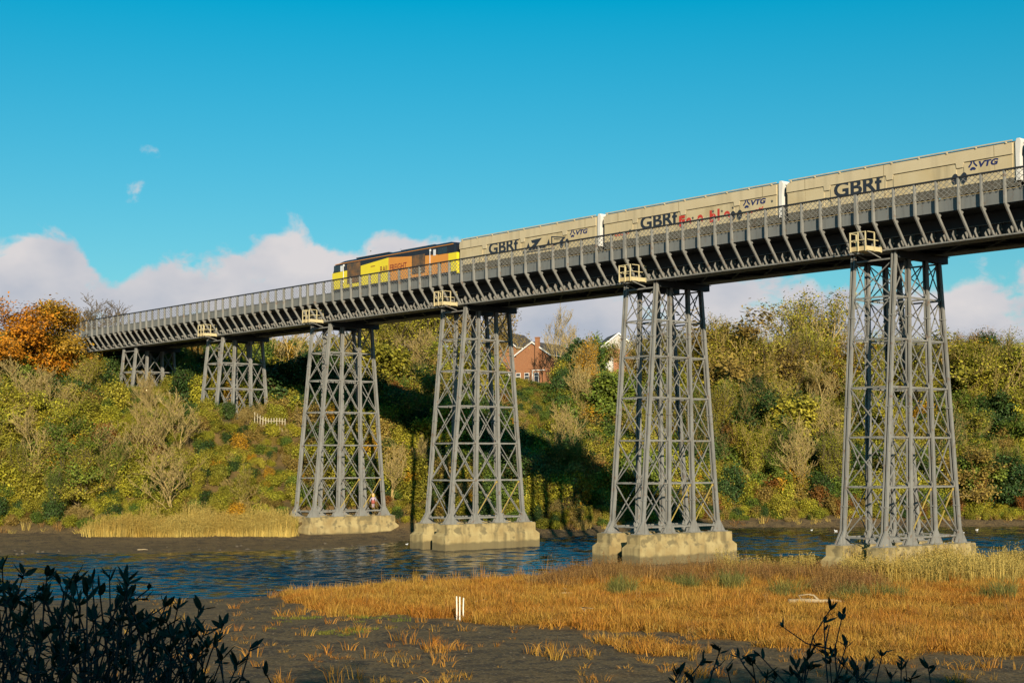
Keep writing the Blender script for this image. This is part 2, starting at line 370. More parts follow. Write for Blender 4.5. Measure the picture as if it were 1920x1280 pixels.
PIERX = [-61.402, -83.585, -107.529, -129.599, -151.438, -172.879]      # posts over the trestles, nearest first
YC = 86.62
def smooth(t): t = np.clip(t, 0, 1); return t * t * (3 - 2 * t)
def fbm(x, y, sc_, seed=0):
    r = np.random.default_rng(seed); out = 0; amp = 1; tot = 0
    for k in range(5):
        ang, p1, p2 = r.uniform(0, 6.28), r.uniform(0, 6.28), r.uniform(0, 6.28)
        u = (x * math.cos(ang) + y * math.sin(ang)) / sc_; w = (-x * math.sin(ang) + y * math.cos(ang)) / sc_
        out = out + amp * np.sin(u + p1 + 1.3 * np.sin(w * .7 + p2)) * np.cos(w * 1.1 + p2); tot += amp; amp *= .55; sc_ *= .47
    return out / tot
def height(x, y):
    x = np.asarray(x, float); y = np.asarray(y, float)
    r, d = to_rd(x, y)
    dn, df, dh = interp(r, NEAR), interp(r, FAR), interp(r, FOOT)
    wob = 1.1 * fbm(x, y, 5.0, 3)
    s = d - dh + wob
    hl, hr = interp(s, PL), interp(s, PR)
    t = smooth((r + 16) / 26)
    hill = hl * (1 - t) + hr * t + np.where(s > 0, .5 * fbm(x, y, 6.0, 5), 0)
    mudfar = interp((d - df) / np.maximum(dh - df, 2), [(-1, -1.2), (0, 0.0), (.5, .22), (1, .8)])
    far = np.where(d < dh, mudfar, hill)
    u = dn - d
    near = interp(u, [(-30, -1.5), (-8, -1.0), (0, 0.0), (3, .16), (12, .42), (40, .62), (48, .8), (200, .8)]) + .05 * fbm(x, y, 3.0, 9)
    bank = interp(d, [(-300, 9), (-40, 8.5), (-12, 7.4), (0, 6.3), (8, 5.7), (14, 4.6), (22, 3.0), (32, 1.5), (44, .3), (52, -4), (400, -6)])
    bump = 1.0 * np.exp(-((d - 27) / 7.0) ** 2) * smooth((r - 5.0) / 3.5)
    near = np.maximum(near, bank + bump + .06 * fbm(x, y, 2.0, 11))
    mid = (dn + df) / 2
    z = np.where(d > mid, far, near)
    for X0, zz in ((PIERX[4] + .23, 12.45), (PIERX[5] + .23, 15.7)):
        q = np.maximum(np.abs(x - X0) / 4.2, np.abs(y - YC) / 5.6)
        k = smooth((1.7 - q) / .7); z = z * (1 - k) + zz * k
    # embankment that carries the line on beyond the abutment
    k = smooth((-188.5 - x) / 3.0) * smooth((7.0 - np.abs(y - YC)) / 3.0 + .6); z = np.maximum(z, z * (1 - k) + 23.6 * k)
    return z
def hz(x, y): return float(height(x, y))

def grid_axis(lo, hi, fine_lo, fine_hi, step):
    a = list(np.arange(fine_lo, fine_hi + .01, step)); s = step; p = fine_lo
    while p > lo: s *= 1.35; p -= s; a.insert(0, max(p, lo))
    s = step; p = fine_hi
    while p < hi: s *= 1.35; p += s; a.append(min(p, hi))
    return np.array(a)
def ground():
    rr = grid_axis(-3500, 3500, -75, 110, 1.25); dd = grid_axis(-300, 6500, -12, 235, 1.25)
    Rg, Dg = np.meshgrid(rr, dd); X, Y = rd(Rg, Dg); Z = height(X, Y)
    V = np.stack([X, Y, Z], -1).reshape(-1, 3); nr = len(rr); nd = len(dd)
    i = np.arange(nd - 1)[:, None] * nr + np.arange(nr - 1)[None]
    Fc = np.stack([i, i + 1, i + nr + 1, i + nr], -1).reshape(-1, 4)
    m = bpy.data.materials.new('earth_and_mud'); m.use_nodes = True; nt = m.node_tree; N = nt.nodes; Lk = nt.links; b = N['Principled BSDF']
    geo = N.new('ShaderNodeNewGeometry'); sp = N.new('ShaderNodeSeparateXYZ'); Lk.new(geo.outputs['Position'], sp.inputs[0])
    def nz(s, d=6):
        n = N.new('ShaderNodeTexNoise'); n.inputs['Scale'].default_value = s; n.inputs['Detail'].default_value = d; Lk.new(geo.outputs['Position'], n.inputs[0]); return n.outputs[0]
    def rmp(v, a, c):
        n = N.new('ShaderNodeMapRange'); Lk.new(v, n.inputs[0]); n.inputs[1].default_value = a; n.inputs[2].default_value = c; return n.outputs[0]
    def mix(f, a, c):
        n = N.new('ShaderNodeMix'); n.data_type = 'RGBA'; Lk.new(f, n.inputs[0])
        for i, q in ((6, a), (7, c)):
            if isinstance(q, tuple): n.inputs[i].default_value = (*q, 1)
            else: Lk.new(q, n.inputs[i])
        return n.outputs[2]
    mud = mix(rmp(nz(.35), .35, .65), (0.098, 0.066, 0.030), (0.14, 0.092, 0.040))
    mud = mix(rmp(nz(1.1), .5, .62), mud, (0.055, 0.038, 0.022))
    mud = mix(rmp(nz(8, 3), .56, .66), mud, (0.21, 0.145, 0.075))
    mud = mix(rmp(nz(5, 3), .44, .36), mud, (0.045, 0.032, 0.02))
    earth = mix(rmp(nz(.5), .4, .6), (0.07, 0.05, 0.02), (0.13, 0.08, 0.028))
    at = N.new('ShaderNodeAttribute'); at.attribute_name = 'marsh'
    col = mix(rmp(sp.outputs[2], .75, 1.5), mud, earth)
    col = mix(at.outputs['Fac'], col, (0.20, 0.10, 0.02))
    wet = N.new('ShaderNodeMapRange'); Lk.new(sp.outputs[2], wet.inputs[0]); wet.inputs[1].default_value = .02; wet.inputs[2].default_value = .3; wet.inputs[3].default_value = .55; wet.inputs[4].default_value = .95
    b.inputs['Specular IOR Level'].default_value = .2
    Lk.new(wet.outputs[0], b.inputs['Roughness']); Lk.new(col, b.inputs['Base Color'])
    bp = N.new('ShaderNodeBump'); bp.inputs['Strength'].default_value = .9; bp.inputs['Distance'].default_value = .05; Lk.new(nz(9, 5), bp.inputs['Height']); Lk.new(bp.outputs[0], b.inputs['Normal'])
    mk = marsh_density(V[:, 0], V[:, 1])
    me = np_mesh('ground', V, Fc, [m], {'marsh': np.clip(mk, 0, 1)}, smooth=True)
    tag(obj('ground', me), 'dark mud banks and sloping valley sides of the tidal river', kind='structure')

def pix_of(x, y, z=0.5):
    r, d = to_rd(x, y); zz = z - ZC; dd = d * CP + zz * SP; u = -d * SP + zz * CP
    return 960 + F_PX * r / dd, 640 - F_PX * u / dd
def marsh_density(x, y):
    """how thickly the orange salt-marsh grass stands at a place on the near bank"""
    x = np.asarray(x, float); y = np.asarray(y, float); r, d = to_rd(x, y); u = interp(r, NEAR) - d
    k = r / np.maximum(d, 1)                                       # bearing
    lo = interp(k, [(-.4, 99), (-.16, 99), (-.15, 81), (-.12, 72), (-.06, 69.5), (.0, 68), (.06, 65), (.12, 61.5), (.18, 58.5), (.25, 56), (.34, 54), (.6, 52)])
    n = fbm(x, y, 2.6, 21)
    core = smooth((d - lo + 2.8 * n + 1.6 * fbm(x, y, .9, 23)) / 3.2) * smooth((u - .2 - .5 * n) / .8) * (d < 120)
    patch = smooth((n - .25) / .3) * smooth((k - .02) / .12) * (d > 50) * (d < lo + 1)
    return np.maximum(core, patch * .8) * (d > 48) * (k > -.165)
ground()

def water():
    m = bpy.data.materials.new('river_water'); m.use_nodes = True; b = m.node_tree.nodes['Principled BSDF']
    b.inputs['Base Color'].default_value = (0.004, 0.012, 0.020, 1); b.inputs['Roughness'].default_value = 0.05; b.inputs['IOR'].default_value = 1.33
    rr = grid_axis(-900, 900, -66, 74, .55); dd = grid_axis(58, 270, 83, 187, .13)
    Rg, Dg = np.meshgrid(rr, dd); rg = np.random.default_rng(12); Z = np.zeros_like(Rg)
    for k in range(14):                                     # real ripples, crests mostly across the view
        lam = .50 * 1.13 ** k if k < 10 else rg.uniform(.6, 1.3); th = rg.normal(0, .55); kk = 2 * math.pi / lam; ph = rg.uniform(0, 6.28)
        Z += RIPPLE * lam / (2 * math.pi) * np.sin(kk * (Dg * math.cos(th) + Rg * math.sin(th) * .8) + ph + 1.1 * np.sin(Rg / (lam * 2.7) + ph * 2) + .8 * np.sin(Dg / (lam * 3.3) + ph))
    X, Y = rd(Rg, Dg); gust = np.clip(.75 + .8 * fbm(X, Y, 14.0, 31), .25, 1.5)
    edge = smooth((Rg + 68) / 3) * smooth((76 - Rg) / 3) * smooth((Dg - 82) / 3) * smooth((189 - Dg) / 3)
    Z = Z * gust * edge
    V = np.stack([X, Y, Z], -1).reshape(-1, 3); nr = len(rr); nd = len(dd)
    i = np.arange(nd - 1)[:, None] * nr + np.arange(nr - 1)[None]; Fc = np.stack([i, i + 1, i + nr + 1, i + nr], -1).reshape(-1, 4)
    tag(obj('river', np_mesh('river', V, Fc, [m], smooth=True)), 'dark blue rippled tidal river passing under the viaduct', kind='structure')
RIPPLE = 0.088
water()

# ------------------------------------------------------------------ viaduct: concrete footings
PX = [x + .229 for x in PIERX]
NEXT_X = -39.0 + .229
ORD = ['nearest', 'second nearest', 'third nearest', 'fourth nearest']
def footing_mesh():
    mb = MB(); w1, w2 = .72, .95
    prof_up = [(-5.15, .9), (5.15, .9), (5.15, 2.27), (-5.15, 2.27)]
    # lower block, chamfered shoulder, upper block
    def ring(hx, hy, z): return [(-hx, -hy, z), (hx, -hy, z), (hx, hy, z), (-hx, hy, z)]
    rings = [ring(w2, 5.5, -2.0), ring(w2, 5.5, 1.25), ring(w1, 5.2, 1.55), ring(w1, 5.2, 2.22), ring(w1 - .05, 5.15, 2.27)]
    vs = [p for q in rings for p in q]; fs = []
    for k in range(len(rings) - 1):
        for j in range(4): fs.append((k * 4 + j, k * 4 + (j + 1) % 4, (k + 1) * 4 + (j + 1) % 4, (k + 1) * 4 + j))
    n = (len(rings) - 1) * 4; fs.append((n, n + 1, n + 2, n + 3)); mb.add(vs, fs)
    return mb.mesh('footing', M['concrete'])
FOOTM = footing_mesh()
tre_names = {0: 'the tallest trestle at the right', 1: 'the trestle second from the right', 2: 'the trestle third from the right', 3: 'the trestle fourth from the right'}
for k in range(4):
    for s, nm in ((1, 'long right-hand'), (-1, 'left-hand')):
        o = obj('concrete_footing', FOOTM, loc=(PX[k] + s * 1.653, YC, 0))
        tag(o, f'{nm} stained concrete footing wall under {tre_names[k]}', 'footing', 'concrete footings of the trestles')
for s in (1, -1):
    tag(obj('concrete_footing', FOOTM, loc=(NEXT_X + s * 1.653, YC, 0)), ('nearer' if s > 0 else 'farther') + ' concrete footing wall of the trestle beyond the right edge', 'footing', 'footings beyond the frame')
for k in (4, 5):
    zb = (12.8 if k == 4 else 16.03) - .5
    for s, nm in ((1, 'right-hand'), (-1, 'left-hand')):
        mb = MB(); mb.box(-.7, .7, -4.3, 4.3, -1.4, .02)
        o = mb.build('concrete_footing', M['concrete'], loc=(PX[k] + s * 1.653, YC, zb))
        tag(o, f'{nm} low concrete strip under the ' + ('short trestle second from the left' if k == 4 else 'shortest trestle at the left'), 'footing', 'concrete footings of the trestles')

# ------------------------------------------------------------------ viaduct: steel trestles
LEV = [2.78, 6.13, 9.46, 12.80, 16.03, 18.88, 21.42]
def leg_y(i, z):                       # i = 0..3 across the bridge
    t = (z - 2.27) / (20.53 - 2.27)
    o = 4.316 + (2.642 - 4.316) * t; n = 1.422 + (1.037 - 1.422) * t
    return (-o, -n, n, o)[i]
HX = 1.653
_mc = {}
def cached(key, fn):
    if key not in _mc: _mc[key] = fn()
    return _mc[key]
def leg_mesh(i, z0):
    mb = MB(); ztop = 21.95
    yb, yt = leg_y(i, z0), leg_y(i, ztop)
    for x0, x1 in ((-.175, -.085), (.05, .175)):
        hw = .115
        zs = [z0 + .02, z0 + .10, z0 + .95, ztop]; ws = [.66, .66, .15, hw]
        ys = [leg_y(i, z) for z in zs]
        poly_l = [(ys[j] - ws[j], zs[j]) for j in range(4)]; poly_r = [(ys[j] + ws[j], zs[j]) for j in range(4)]
        vs = []
        for xx in (x0, x1):
            for j in range(4): vs += [(xx, poly_l[j][0], zs[j]), (xx, poly_r[j][0], zs[j])]
        fs = []
        for j in range(3):
            a = j * 2; fs += [(a + 1, a, a + 2, a + 3), (8 + a, 8 + a + 1, 8 + a + 3, 8 + a + 2), (a, 8 + a, 8 + a + 2, a + 2), (8 + a + 1, a + 1, a + 3, 8 + a + 3)]
        fs += [(0, 1, 9, 8), (7, 6, 14, 15)]
        mb.add(vs, fs)
    mb.beam((0, leg_y(i, z0 + .05), z0 + .05), (0, yt, ztop), .025, .14, up=(1, 0, 0), mi=1)      # recessed web, coloured dark to paint in the shade of the slot
    for z in LEV[1:-1:2]:                                                                   # splice bands
        if z > z0 + 1: y = leg_y(i, z - 1.25); mb.box(-.20, .20, y - .16, y + .16, z - 1.34, z - 1.25)
    mb.box(-.42, .42, yb - .75, yb + .75, z0 - .02, z0 + .06)                               # base plate
    for s in (-1, 1):                                                                       # stiffener fins of the foot
        pass
    return mb.mesh('leg', M['steel'], M['steel_shaded'])
def bar_mesh(a, b, w, h, m, up=(1, 0, 0)):
    return MB().beam(a, b, w, h, up).mesh('bar', m)
def trestle(X, n0, label, group='steel trestles of the viaduct', detail=True):
    z0 = 2.27 if n0 == 0 else LEV[n0] - .5
    root = empty('steel_trestle', (X, YC, 0)); tag(root, label, 'trestle', group)
    levs = LEV[n0:]
    for sx in (1, -1):
        for i in range(4):
            obj('leg', cached(('leg', i, z0), lambda: leg_mesh(i, z0)), root, (sx * HX, 0, 0))
        x = sx * HX
        for li, z in enumerate(levs):
            if li < len(levs) - 1:
                for i in range(3):
                    obj('horizontal_strut', cached(('hs', i, z), lambda: bar_mesh((0, leg_y(i, z) + .18, z), (0, leg_y(i + 1, z) - .18, z), .12, .10, M['steel'])), root, (x, 0, 0))
        obj('cap_beam', cached('cap', lambda: MB().box(-.26, .26, -2.35, 3.35, 21.47, 21.93).box(-.35, .35, -2.34, 3.45, 21.93, 21.97).mesh('cap', M['steel_shaded'])), root, (x, 0, 0))
        for li in range(len(levs) - 1):
            za, zb = levs[li], levs[li + 1]
            for i in range(3):
                for dr in (0, 1):
                    yel = (n0 == 0 and li == 0 and sx == 1 and dr == 1 and i != 0)
                    def mk():
                        ya, yb2 = (leg_y(i, za) + .16, leg_y(i + 1, zb) - .16) if dr else (leg_y(i + 1, za) - .16, leg_y(i, zb) + .16)
                        xo = -.07 if dr else .07
                        mb = MB().beam((xo, ya, za + .12), (xo, yb2, zb - .12), .062, .062, (1, 0, 0))
                        for (yy, zz, sg) in ((ya, za + .12, 1), (yb2, zb - .12, -1)):   # gusset plate at each end
                            mb.box(xo - .02, xo + .02, yy - .10, yy + .10, zz - .14, zz + .14)
                        return mb.mesh('diagonal', M['steel_yellow'] if yel else M['steel'])
                    obj('diagonal_brace', cached(('dg', i, li + n0, dr, yel), mk), root, (x, 0, 0))
    for i in range(4):                                       # bracing between the two frames, along the bridge
        for li in range(len(levs)):
            z = levs[li]
            if li < len(levs) - 1 or i in (0, 3):
                obj('longitudinal_strut', cached(('ls', i, z), lambda: bar_mesh((-HX + .22, leg_y(i, z), z), (HX - .22, leg_y(i, z), z), .11, .11, M['steel'], (0, 0, 1))), root)
            if li < len(levs) - 1:
                za, zb = levs[li], levs[li + 1]
                for dr in (1, -1):
                    yo = .05 * dr
                    obj('diagonal_brace', cached(('ld', i, li + n0, dr), lambda: bar_mesh((-dr * (HX - .2), leg_y(i, za) + yo, za + .12), (dr * (HX - .2), leg_y(i, zb) + yo, zb - .12), .062, .062, M['steel'], (0, 1, 0))), root)
    return root
trestle(PX[0], 0, 'tallest looking grey lattice trestle at the right, standing behind straw coloured reeds')
trestle(PX[1], 0, 'grey lattice trestle second from the right, its footing at the marsh edge')
trestle(PX[2], 0, 'grey lattice trestle third from the right, standing in midstream')
trestle(PX[3], 0, 'grey lattice trestle on the far mudbank under the cab of the locomotive')
trestle(PX[4], 3, 'short grey lattice trestle second from the left, standing in hillside scrub')
trestle(PX[5], 4, 'shortest grey lattice trestle at the left end, half hidden by bushes')
trestle(NEXT_X, 0, 'grey lattice trestle beyond the right edge of the view')

# ------------------------------------------------------------------ viaduct: deck
def bay_posts():
    xs = []
    thick = [-17.0, -39.0] + PIERX + [-194.2]
    for a, b in zip(thick[:-1], thick[1:]):
        u = (b - a) / 13.7
        xs.append((a, True)); xs += [(a + u * (.85 + j), False) for j in range(13)]
    xs.append((thick[-1], True))
    return [(x, t) for x, t in xs if x > -190.5]
POSTS = bay_posts()
deck = empty('viaduct_deck', (0, 0, 0))
tag(deck, 'long grey steel viaduct deck with lattice parapet and raking brackets, crossing the valley', 'viaduct deck')
ZT, ZFT, ZFB, ZG, YG, YP = 25.83, 24.62, 23.80, 22.03, 83.74, 82.66
def post_mesh(w):
    mb = MB(); prof = [(82.40, ZT - .06), (82.62, ZT - .06), (82.66, ZFB), (82.66, ZFB - .06), (82.40, ZFB - .06)]
    mb.prism(prof, 'x', -w / 2, w / 2)
    return mb.mesh('parapet_post', M['steel'])
def raker_mesh(w):
    mb = MB(); a = (82.40, ZFB - .06); b = (83.62, ZG + .06)
    mb.prism([(82.40, ZFB - .062), (82.66, ZFB - .062), (83.92, ZG + .03), (83.70, ZG + .03)], 'x', -w / 2, w / 2)
    mb.prism([(82.668, ZFB - .10), (83.05, ZFB - .10), (82.80, ZFB - .36)], 'x', -w / 2 + .01, w / 2 - .01)
    return mb.mesh('raker', M['steel'])
PM = {False: post_mesh(.105), True: post_mesh(.22)}; RM = {False: raker_mesh(.10), True: raker_mesh(.14)}
def gusset_mesh(h, w):
    return MB().prism([(83.95, ZG + .01), (84.70, ZG + .01), (84.70, ZG + h + .1), (84.30, ZG + h), (84.02, ZG + .22)], 'x', -w / 2, w / 2).mesh('gusset', M['steel'])
GM = [gusset_mesh(.78, .03), gusset_mesh(.55, .03)]
LAT_W, LAT_H = 1.0, ZT - .08 - ZFT
def lattice_mesh(nd):
    """crossed flat bars filling 1.0 wide x LAT_H high, nd diamonds across"""
    mb = MB(); pw = 1.0 / nd; slope = 1.0
    k = LAT_H / (LAT_H / (pw * 1.0))
    rise = .34 / .42                                   # height of a diamond to its width
    for s, y in ((1, 82.50), (-1, 82.53)):
        # real widths: panel later scaled in x by bay length L ~1.45 m
        Lr = 1.47; p = .42
        c = -LAT_H / rise - p
        while c < Lr + LAT_H / rise:
            # line x = c + s*z/rise
            pts = []
            z0, z1 = 0.0, LAT_H
            xa, xb = (c, c + z1 / rise) if s > 0 else (c, c - z1 / rise)
            za, zb = z0, z1
            def clip(x, z, dx, dz, lim):
                t = (lim - x) / dx; return lim, z + t * dz
            dx, dz = xb - xa, zb - za
            t0, t1 = 0, 1
            if dx > 0: t0 = max(t0, (0 - xa) / dx); t1 = min(t1, (Lr - xa) / dx)
            else: t0 = max(t0, (Lr - xa) / dx); t1 = min(t1, (0 - xa) / dx)
            if t1 - t0 > .02:
                a = (xa + dx * t0, y, za + dz * t0); b = (xa + dx * t1, y, za + dz * t1)
                mb.beam(a, b, .018, .032, up=(0, 0, 1) if abs(dx) > 1e-6 else (1, 0, 0))
            c += p
    mb.v = [(x / 1.47, yy, z) for x, yy, z in mb.v]
    return mb.mesh('lattice', M['steel'])
LATM = lattice_mesh(4)
FASM = MB().box(.0, 1.0, 82.70, 82.74, ZFB, ZFT).box(0, 1.0, 82.685, 82.70, ZFT - .09, ZFT + .01).box(0, 1.0, 82.68, 82.70, ZFB - .01, ZFB + .07).mesh('fascia', M['steel2'])
CGM = MB().box(-.02, .02, 84.80, 88.44, ZG + .25, 23.68).box(-.14, .14, 84.80, 88.44, ZG + .20, ZG + .25).mesh('cross_girder', M['steel_shaded'])
for j, (x, th) in enumerate(POSTS):
    obj('parapet_post', PM[th], deck, (x, 0, 0)); obj('raking_bracket', RM[th], deck, (x, 0, 0))
    obj('gusset', GM[0], deck, (x + .02, 0, 0)); obj('cross_girder', CGM, deck, (x, 0, 0))
    if j + 1 < len(POSTS):
        x2 = POSTS[j + 1][0]; w = (PM and (.24 if th else .13)) / 2; L = x - x2
        obj('lattice_panel', LATM, deck, (x2 + .065, 0, ZFT), scale=(L - .13, 1, 1))
        obj('fascia_plate', FASM, deck, (x2, 0, 0), scale=(L - .004, 1, 1))
        obj('gusset', GM[1], deck, ((x + x2) / 2, 0, 0))
XA, XB = POSTS[-1][0], POSTS[0][0]
MB().box(XA, XB, 82.42, 82.62, ZT - .058, ZT + .04).build('handrail', M['rail_black'], deck)
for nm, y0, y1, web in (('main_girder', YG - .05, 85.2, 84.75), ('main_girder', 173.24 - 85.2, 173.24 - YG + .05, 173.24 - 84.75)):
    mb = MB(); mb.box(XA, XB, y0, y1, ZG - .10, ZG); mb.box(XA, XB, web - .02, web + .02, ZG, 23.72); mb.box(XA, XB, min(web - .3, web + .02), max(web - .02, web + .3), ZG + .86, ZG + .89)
    o = mb.build(nm, [M['steel'], M['steel_shaded']], deck)
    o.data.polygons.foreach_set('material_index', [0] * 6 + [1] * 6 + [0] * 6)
MB().box(XA - 3, XB, 82.76, 90.48, 23.74, 24.02).build('deck_slab', M['steel_shaded'], deck)
MB().prism([(84.2, 24.02), (84.6, 24.22), (88.6, 24.22), (89.0, 24.02)], 'x', XA - 3, XB).build('ballast_bed', M['ballast'], deck)
for y in (YC - .7175, YC + .7175):
    MB().box(XA - 3, XB, y - .035, y + .035, 24.24, 24.40).box(XA - 3, XB, y - .07, y + .07, 24.222, 24.24).build('rail', M['rust_rail'], deck)
mb = MB()                                               # far-side parapet: plate, posts, brackets and rail in one piece, seen only from beyond
for j, (x, th) in enumerate(POSTS):
    mb.prism([(90.58, ZT - .06), (90.84, ZT - .06), (90.84, ZFB - .06), (90.58, ZFB - .06)], 'x', x - .06, x + .06)
    mb.prism([(90.84, ZFB - .062), (90.58, ZFB - .062), (89.32, ZG + .03), (89.54, ZG + .03)], 'x', x - .06, x + .06)
mb.box(XA, XB, 90.50, 90.54, ZFB, ZFT); mb.box(XA, XB, 90.6, 90.8, ZT - .058, ZT + .04)
mb.box(XA, XB, 90.68, 90.70, ZFT + .3, ZFT + .35); mb.box(XA, XB, 90.68, 90.70, ZFT + .7, ZFT + .75)
mb.build('far_parapet', M['steel'], deck)
mb = MB()                                               # lateral bracing in the plane of the bottom flanges
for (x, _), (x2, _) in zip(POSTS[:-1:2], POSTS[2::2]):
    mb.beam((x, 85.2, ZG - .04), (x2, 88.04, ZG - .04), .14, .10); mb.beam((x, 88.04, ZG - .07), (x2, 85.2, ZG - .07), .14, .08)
mb.build('lateral_bracing', M['steel_shaded'], deck)
mb = MB(); mb.box(-.0, -4.5, -6, 6, -14, 1.6)
ab = MB().box(-195.5, -190.6, 81.6, 91.6, 8.0, 23.72).build('abutment', M['concrete'])
tag(ab, 'concrete abutment behind the orange tree at the left end of the viaduct', 'abutment')

# inspection platforms hung beside the trestle heads
def platform_meshes():
    P = {}
    P['floor'] = MB().box(-.66, .66, 0, 1.6, -.08, 0).mesh('floor', M['cream_board'])
    P['toe_long'] = MB().box(-.68, .68, -.035, -.005, -.10, .20).mesh('toe', M['cream_board'])
    P['toe_end'] = MB().box(.665, .695, -.005, 1.62, -.10, .20).mesh('toe', M['cream_rail'])
    P['post'] = MB().box(-.035, .035, -.035, .035, -.15, 1.18).mesh('post', M['cream_rail'])
    P['rail_long'] = MB().box(-.66, .66, -.02, .02, -.025, .025).mesh('rail', M['cream_rail'])
    P['rail_end'] = MB().box(-.02, .02, 0, 1.6, -.025, .025).mesh('rail', M['cream_rail'])
    P['bracket'] = MB().beam((0, 1.6, -.5), (0, .1, -.12), .07, .07).mesh('bracket', M['steel'])
    return P
PLM = platform_meshes()
for k in range(5):
    X = PIERX[k] + .41
    root = empty('inspection_platform', (X, 82.17, 21.98))
    tag(root, 'cream railed inspection platform above ' + {0: 'the tallest trestle at the right', 1: 'the trestle second from the right', 2: 'the trestle third from the right',
        3: 'the trestle fourth from the right', 4: 'the short trestle second from the left', 5: 'the shortest trestle at the left'}[k], 'platform', 'inspection platforms under the deck edge')
    obj('floor', PLM['floor'], root); obj('toe_board', PLM['toe_long'], root); obj('toe_board', PLM['toe_end'], root)
    for x, y in ((-.62, -.075), (0.02, -.075), (.62, -.075), (.735, .75), (.735, 1.5), (-.735, .75), (-.735, 1.5)): obj('post', PLM['post'], root, (x, y, 0))
    for z in (.62, 1.15):
        obj('guard_rail', PLM['rail_long'], root, (0, -.075, z)); obj('guard_rail', PLM['rail_end'], root, (.735, 0, z)); obj('guard_rail', PLM['rail_end'], root, (-.735, 0, z))
    for x in (-.6, .6): obj('support_bracket', PLM['bracket'], root, (x, 0, 0))

# ------------------------------------------------------------------ train
RAILZ = 24.40
def text_mesh(body, w, h, m, offset=0.0, shear=0.0, depth=.006):
    """flat lettering, w x h, lying in the xz plane with its lower left corner at the origin"""
    cu = bpy.data.curves.new('t', 'FONT'); cu.body = body; cu.extrude = 0.0; cu.offset = offset; cu.resolution_u = 4; cu.shear = shear
    o = bpy.data.objects.new('t', cu); COL.objects.link(o)
    dg = bpy.context.evaluated_depsgraph_get(); me = bpy.data.meshes.new_from_object(o.evaluated_get(dg))
    bpy.data.objects.remove(o); bpy.data.curves.remove(cu)
    n = len(me.vertices); co = np.empty(n * 3, np.float32); me.vertices.foreach_get('co', co); co = co.reshape(-1, 3)
    lo, hi = co.min(0), co.max(0); x = (co[:, 0] - lo[0]) / (hi[0] - lo[0]) * w; z = (co[:, 1] - lo[1]) / (hi[1] - lo[1]) * h
    me.vertices.foreach_set('co', np.stack([x, np.zeros(n), z], -1).astype(np.float32).ravel())
    me.materials.clear(); me.materials.append(m); me.update(); return me
def poly_mesh(polys, m, y=0.0):
    mb = MB()
    for p in polys: mb.prism(p, 'y', y, y + .004)
    return mb.mesh('marks', m)
def star(cx, cz, r):
    return [(cx + math.cos(R(90 + 36 * k)) * (r if k % 2 == 0 else r * .42), cz + math.sin(R(90 + 36 * k)) * (r if k % 2 == 0 else r * .42)) for k in range(10)]
GBRF = text_mesh('GBRf', 4.15, 1.10, M['letter_dark'], offset=.03)
VTG = text_mesh('VTG', 1.45, .42, M['letter_blue'], offset=.05, shear=.2)
EMBLEM = poly_mesh([[(0.0, .12), (.10, .05), (.30, .30), (.33, .52), (.22, .52), (.20, .34)], [(.40, .52), (.51, .52), (.50, .34), (.72, .12), (.62, .05), (.40, .30)],
                    [(.12, -.08), (.24, -.15), (.36, -.10), (.48, -.15), (.60, -.08), (.50, .04), (.36, .08), (.22, .04)]], M['letter_blue'])
def oval(cx, cz, rx, rz, n=14): return [(cx + rx * math.cos(2 * math.pi * k / n), cz + rz * math.sin(2 * math.pi * k / n)) for k in range(n)]
def bogie_meshes():
    fr = MB().box(-1.15, 1.15, -1.12, -1.0, .38, .62).box(-1.15, 1.15, 1.0, 1.12, .38, .62).box(-.2, .2, -1.0, 1.0, .4, .6).mesh('bogie_frame', M['underframe'])
    wh = MB()
    n = 20
    for y in (-.78, .66): wh.prism([(.44 * math.cos(2 * math.pi * k / n), .44 * math.sin(2 * math.pi * k / n)) for k in range(n)], 'y', y, y + .12)
    wh.tube([(0, -.9, 0), (0, .9, 0)], .08, 8)
    return fr, wh.mesh('wheelset', M['underframe'])
BOG, WHEEL = bogie_meshes()
def bogie(root, x, offs):
    b = obj('bogie', BOG, root, (x, 0, 0))
    for d in offs: obj('wheelset', WHEEL, b, (d, 0, .45))
WL = 18.82
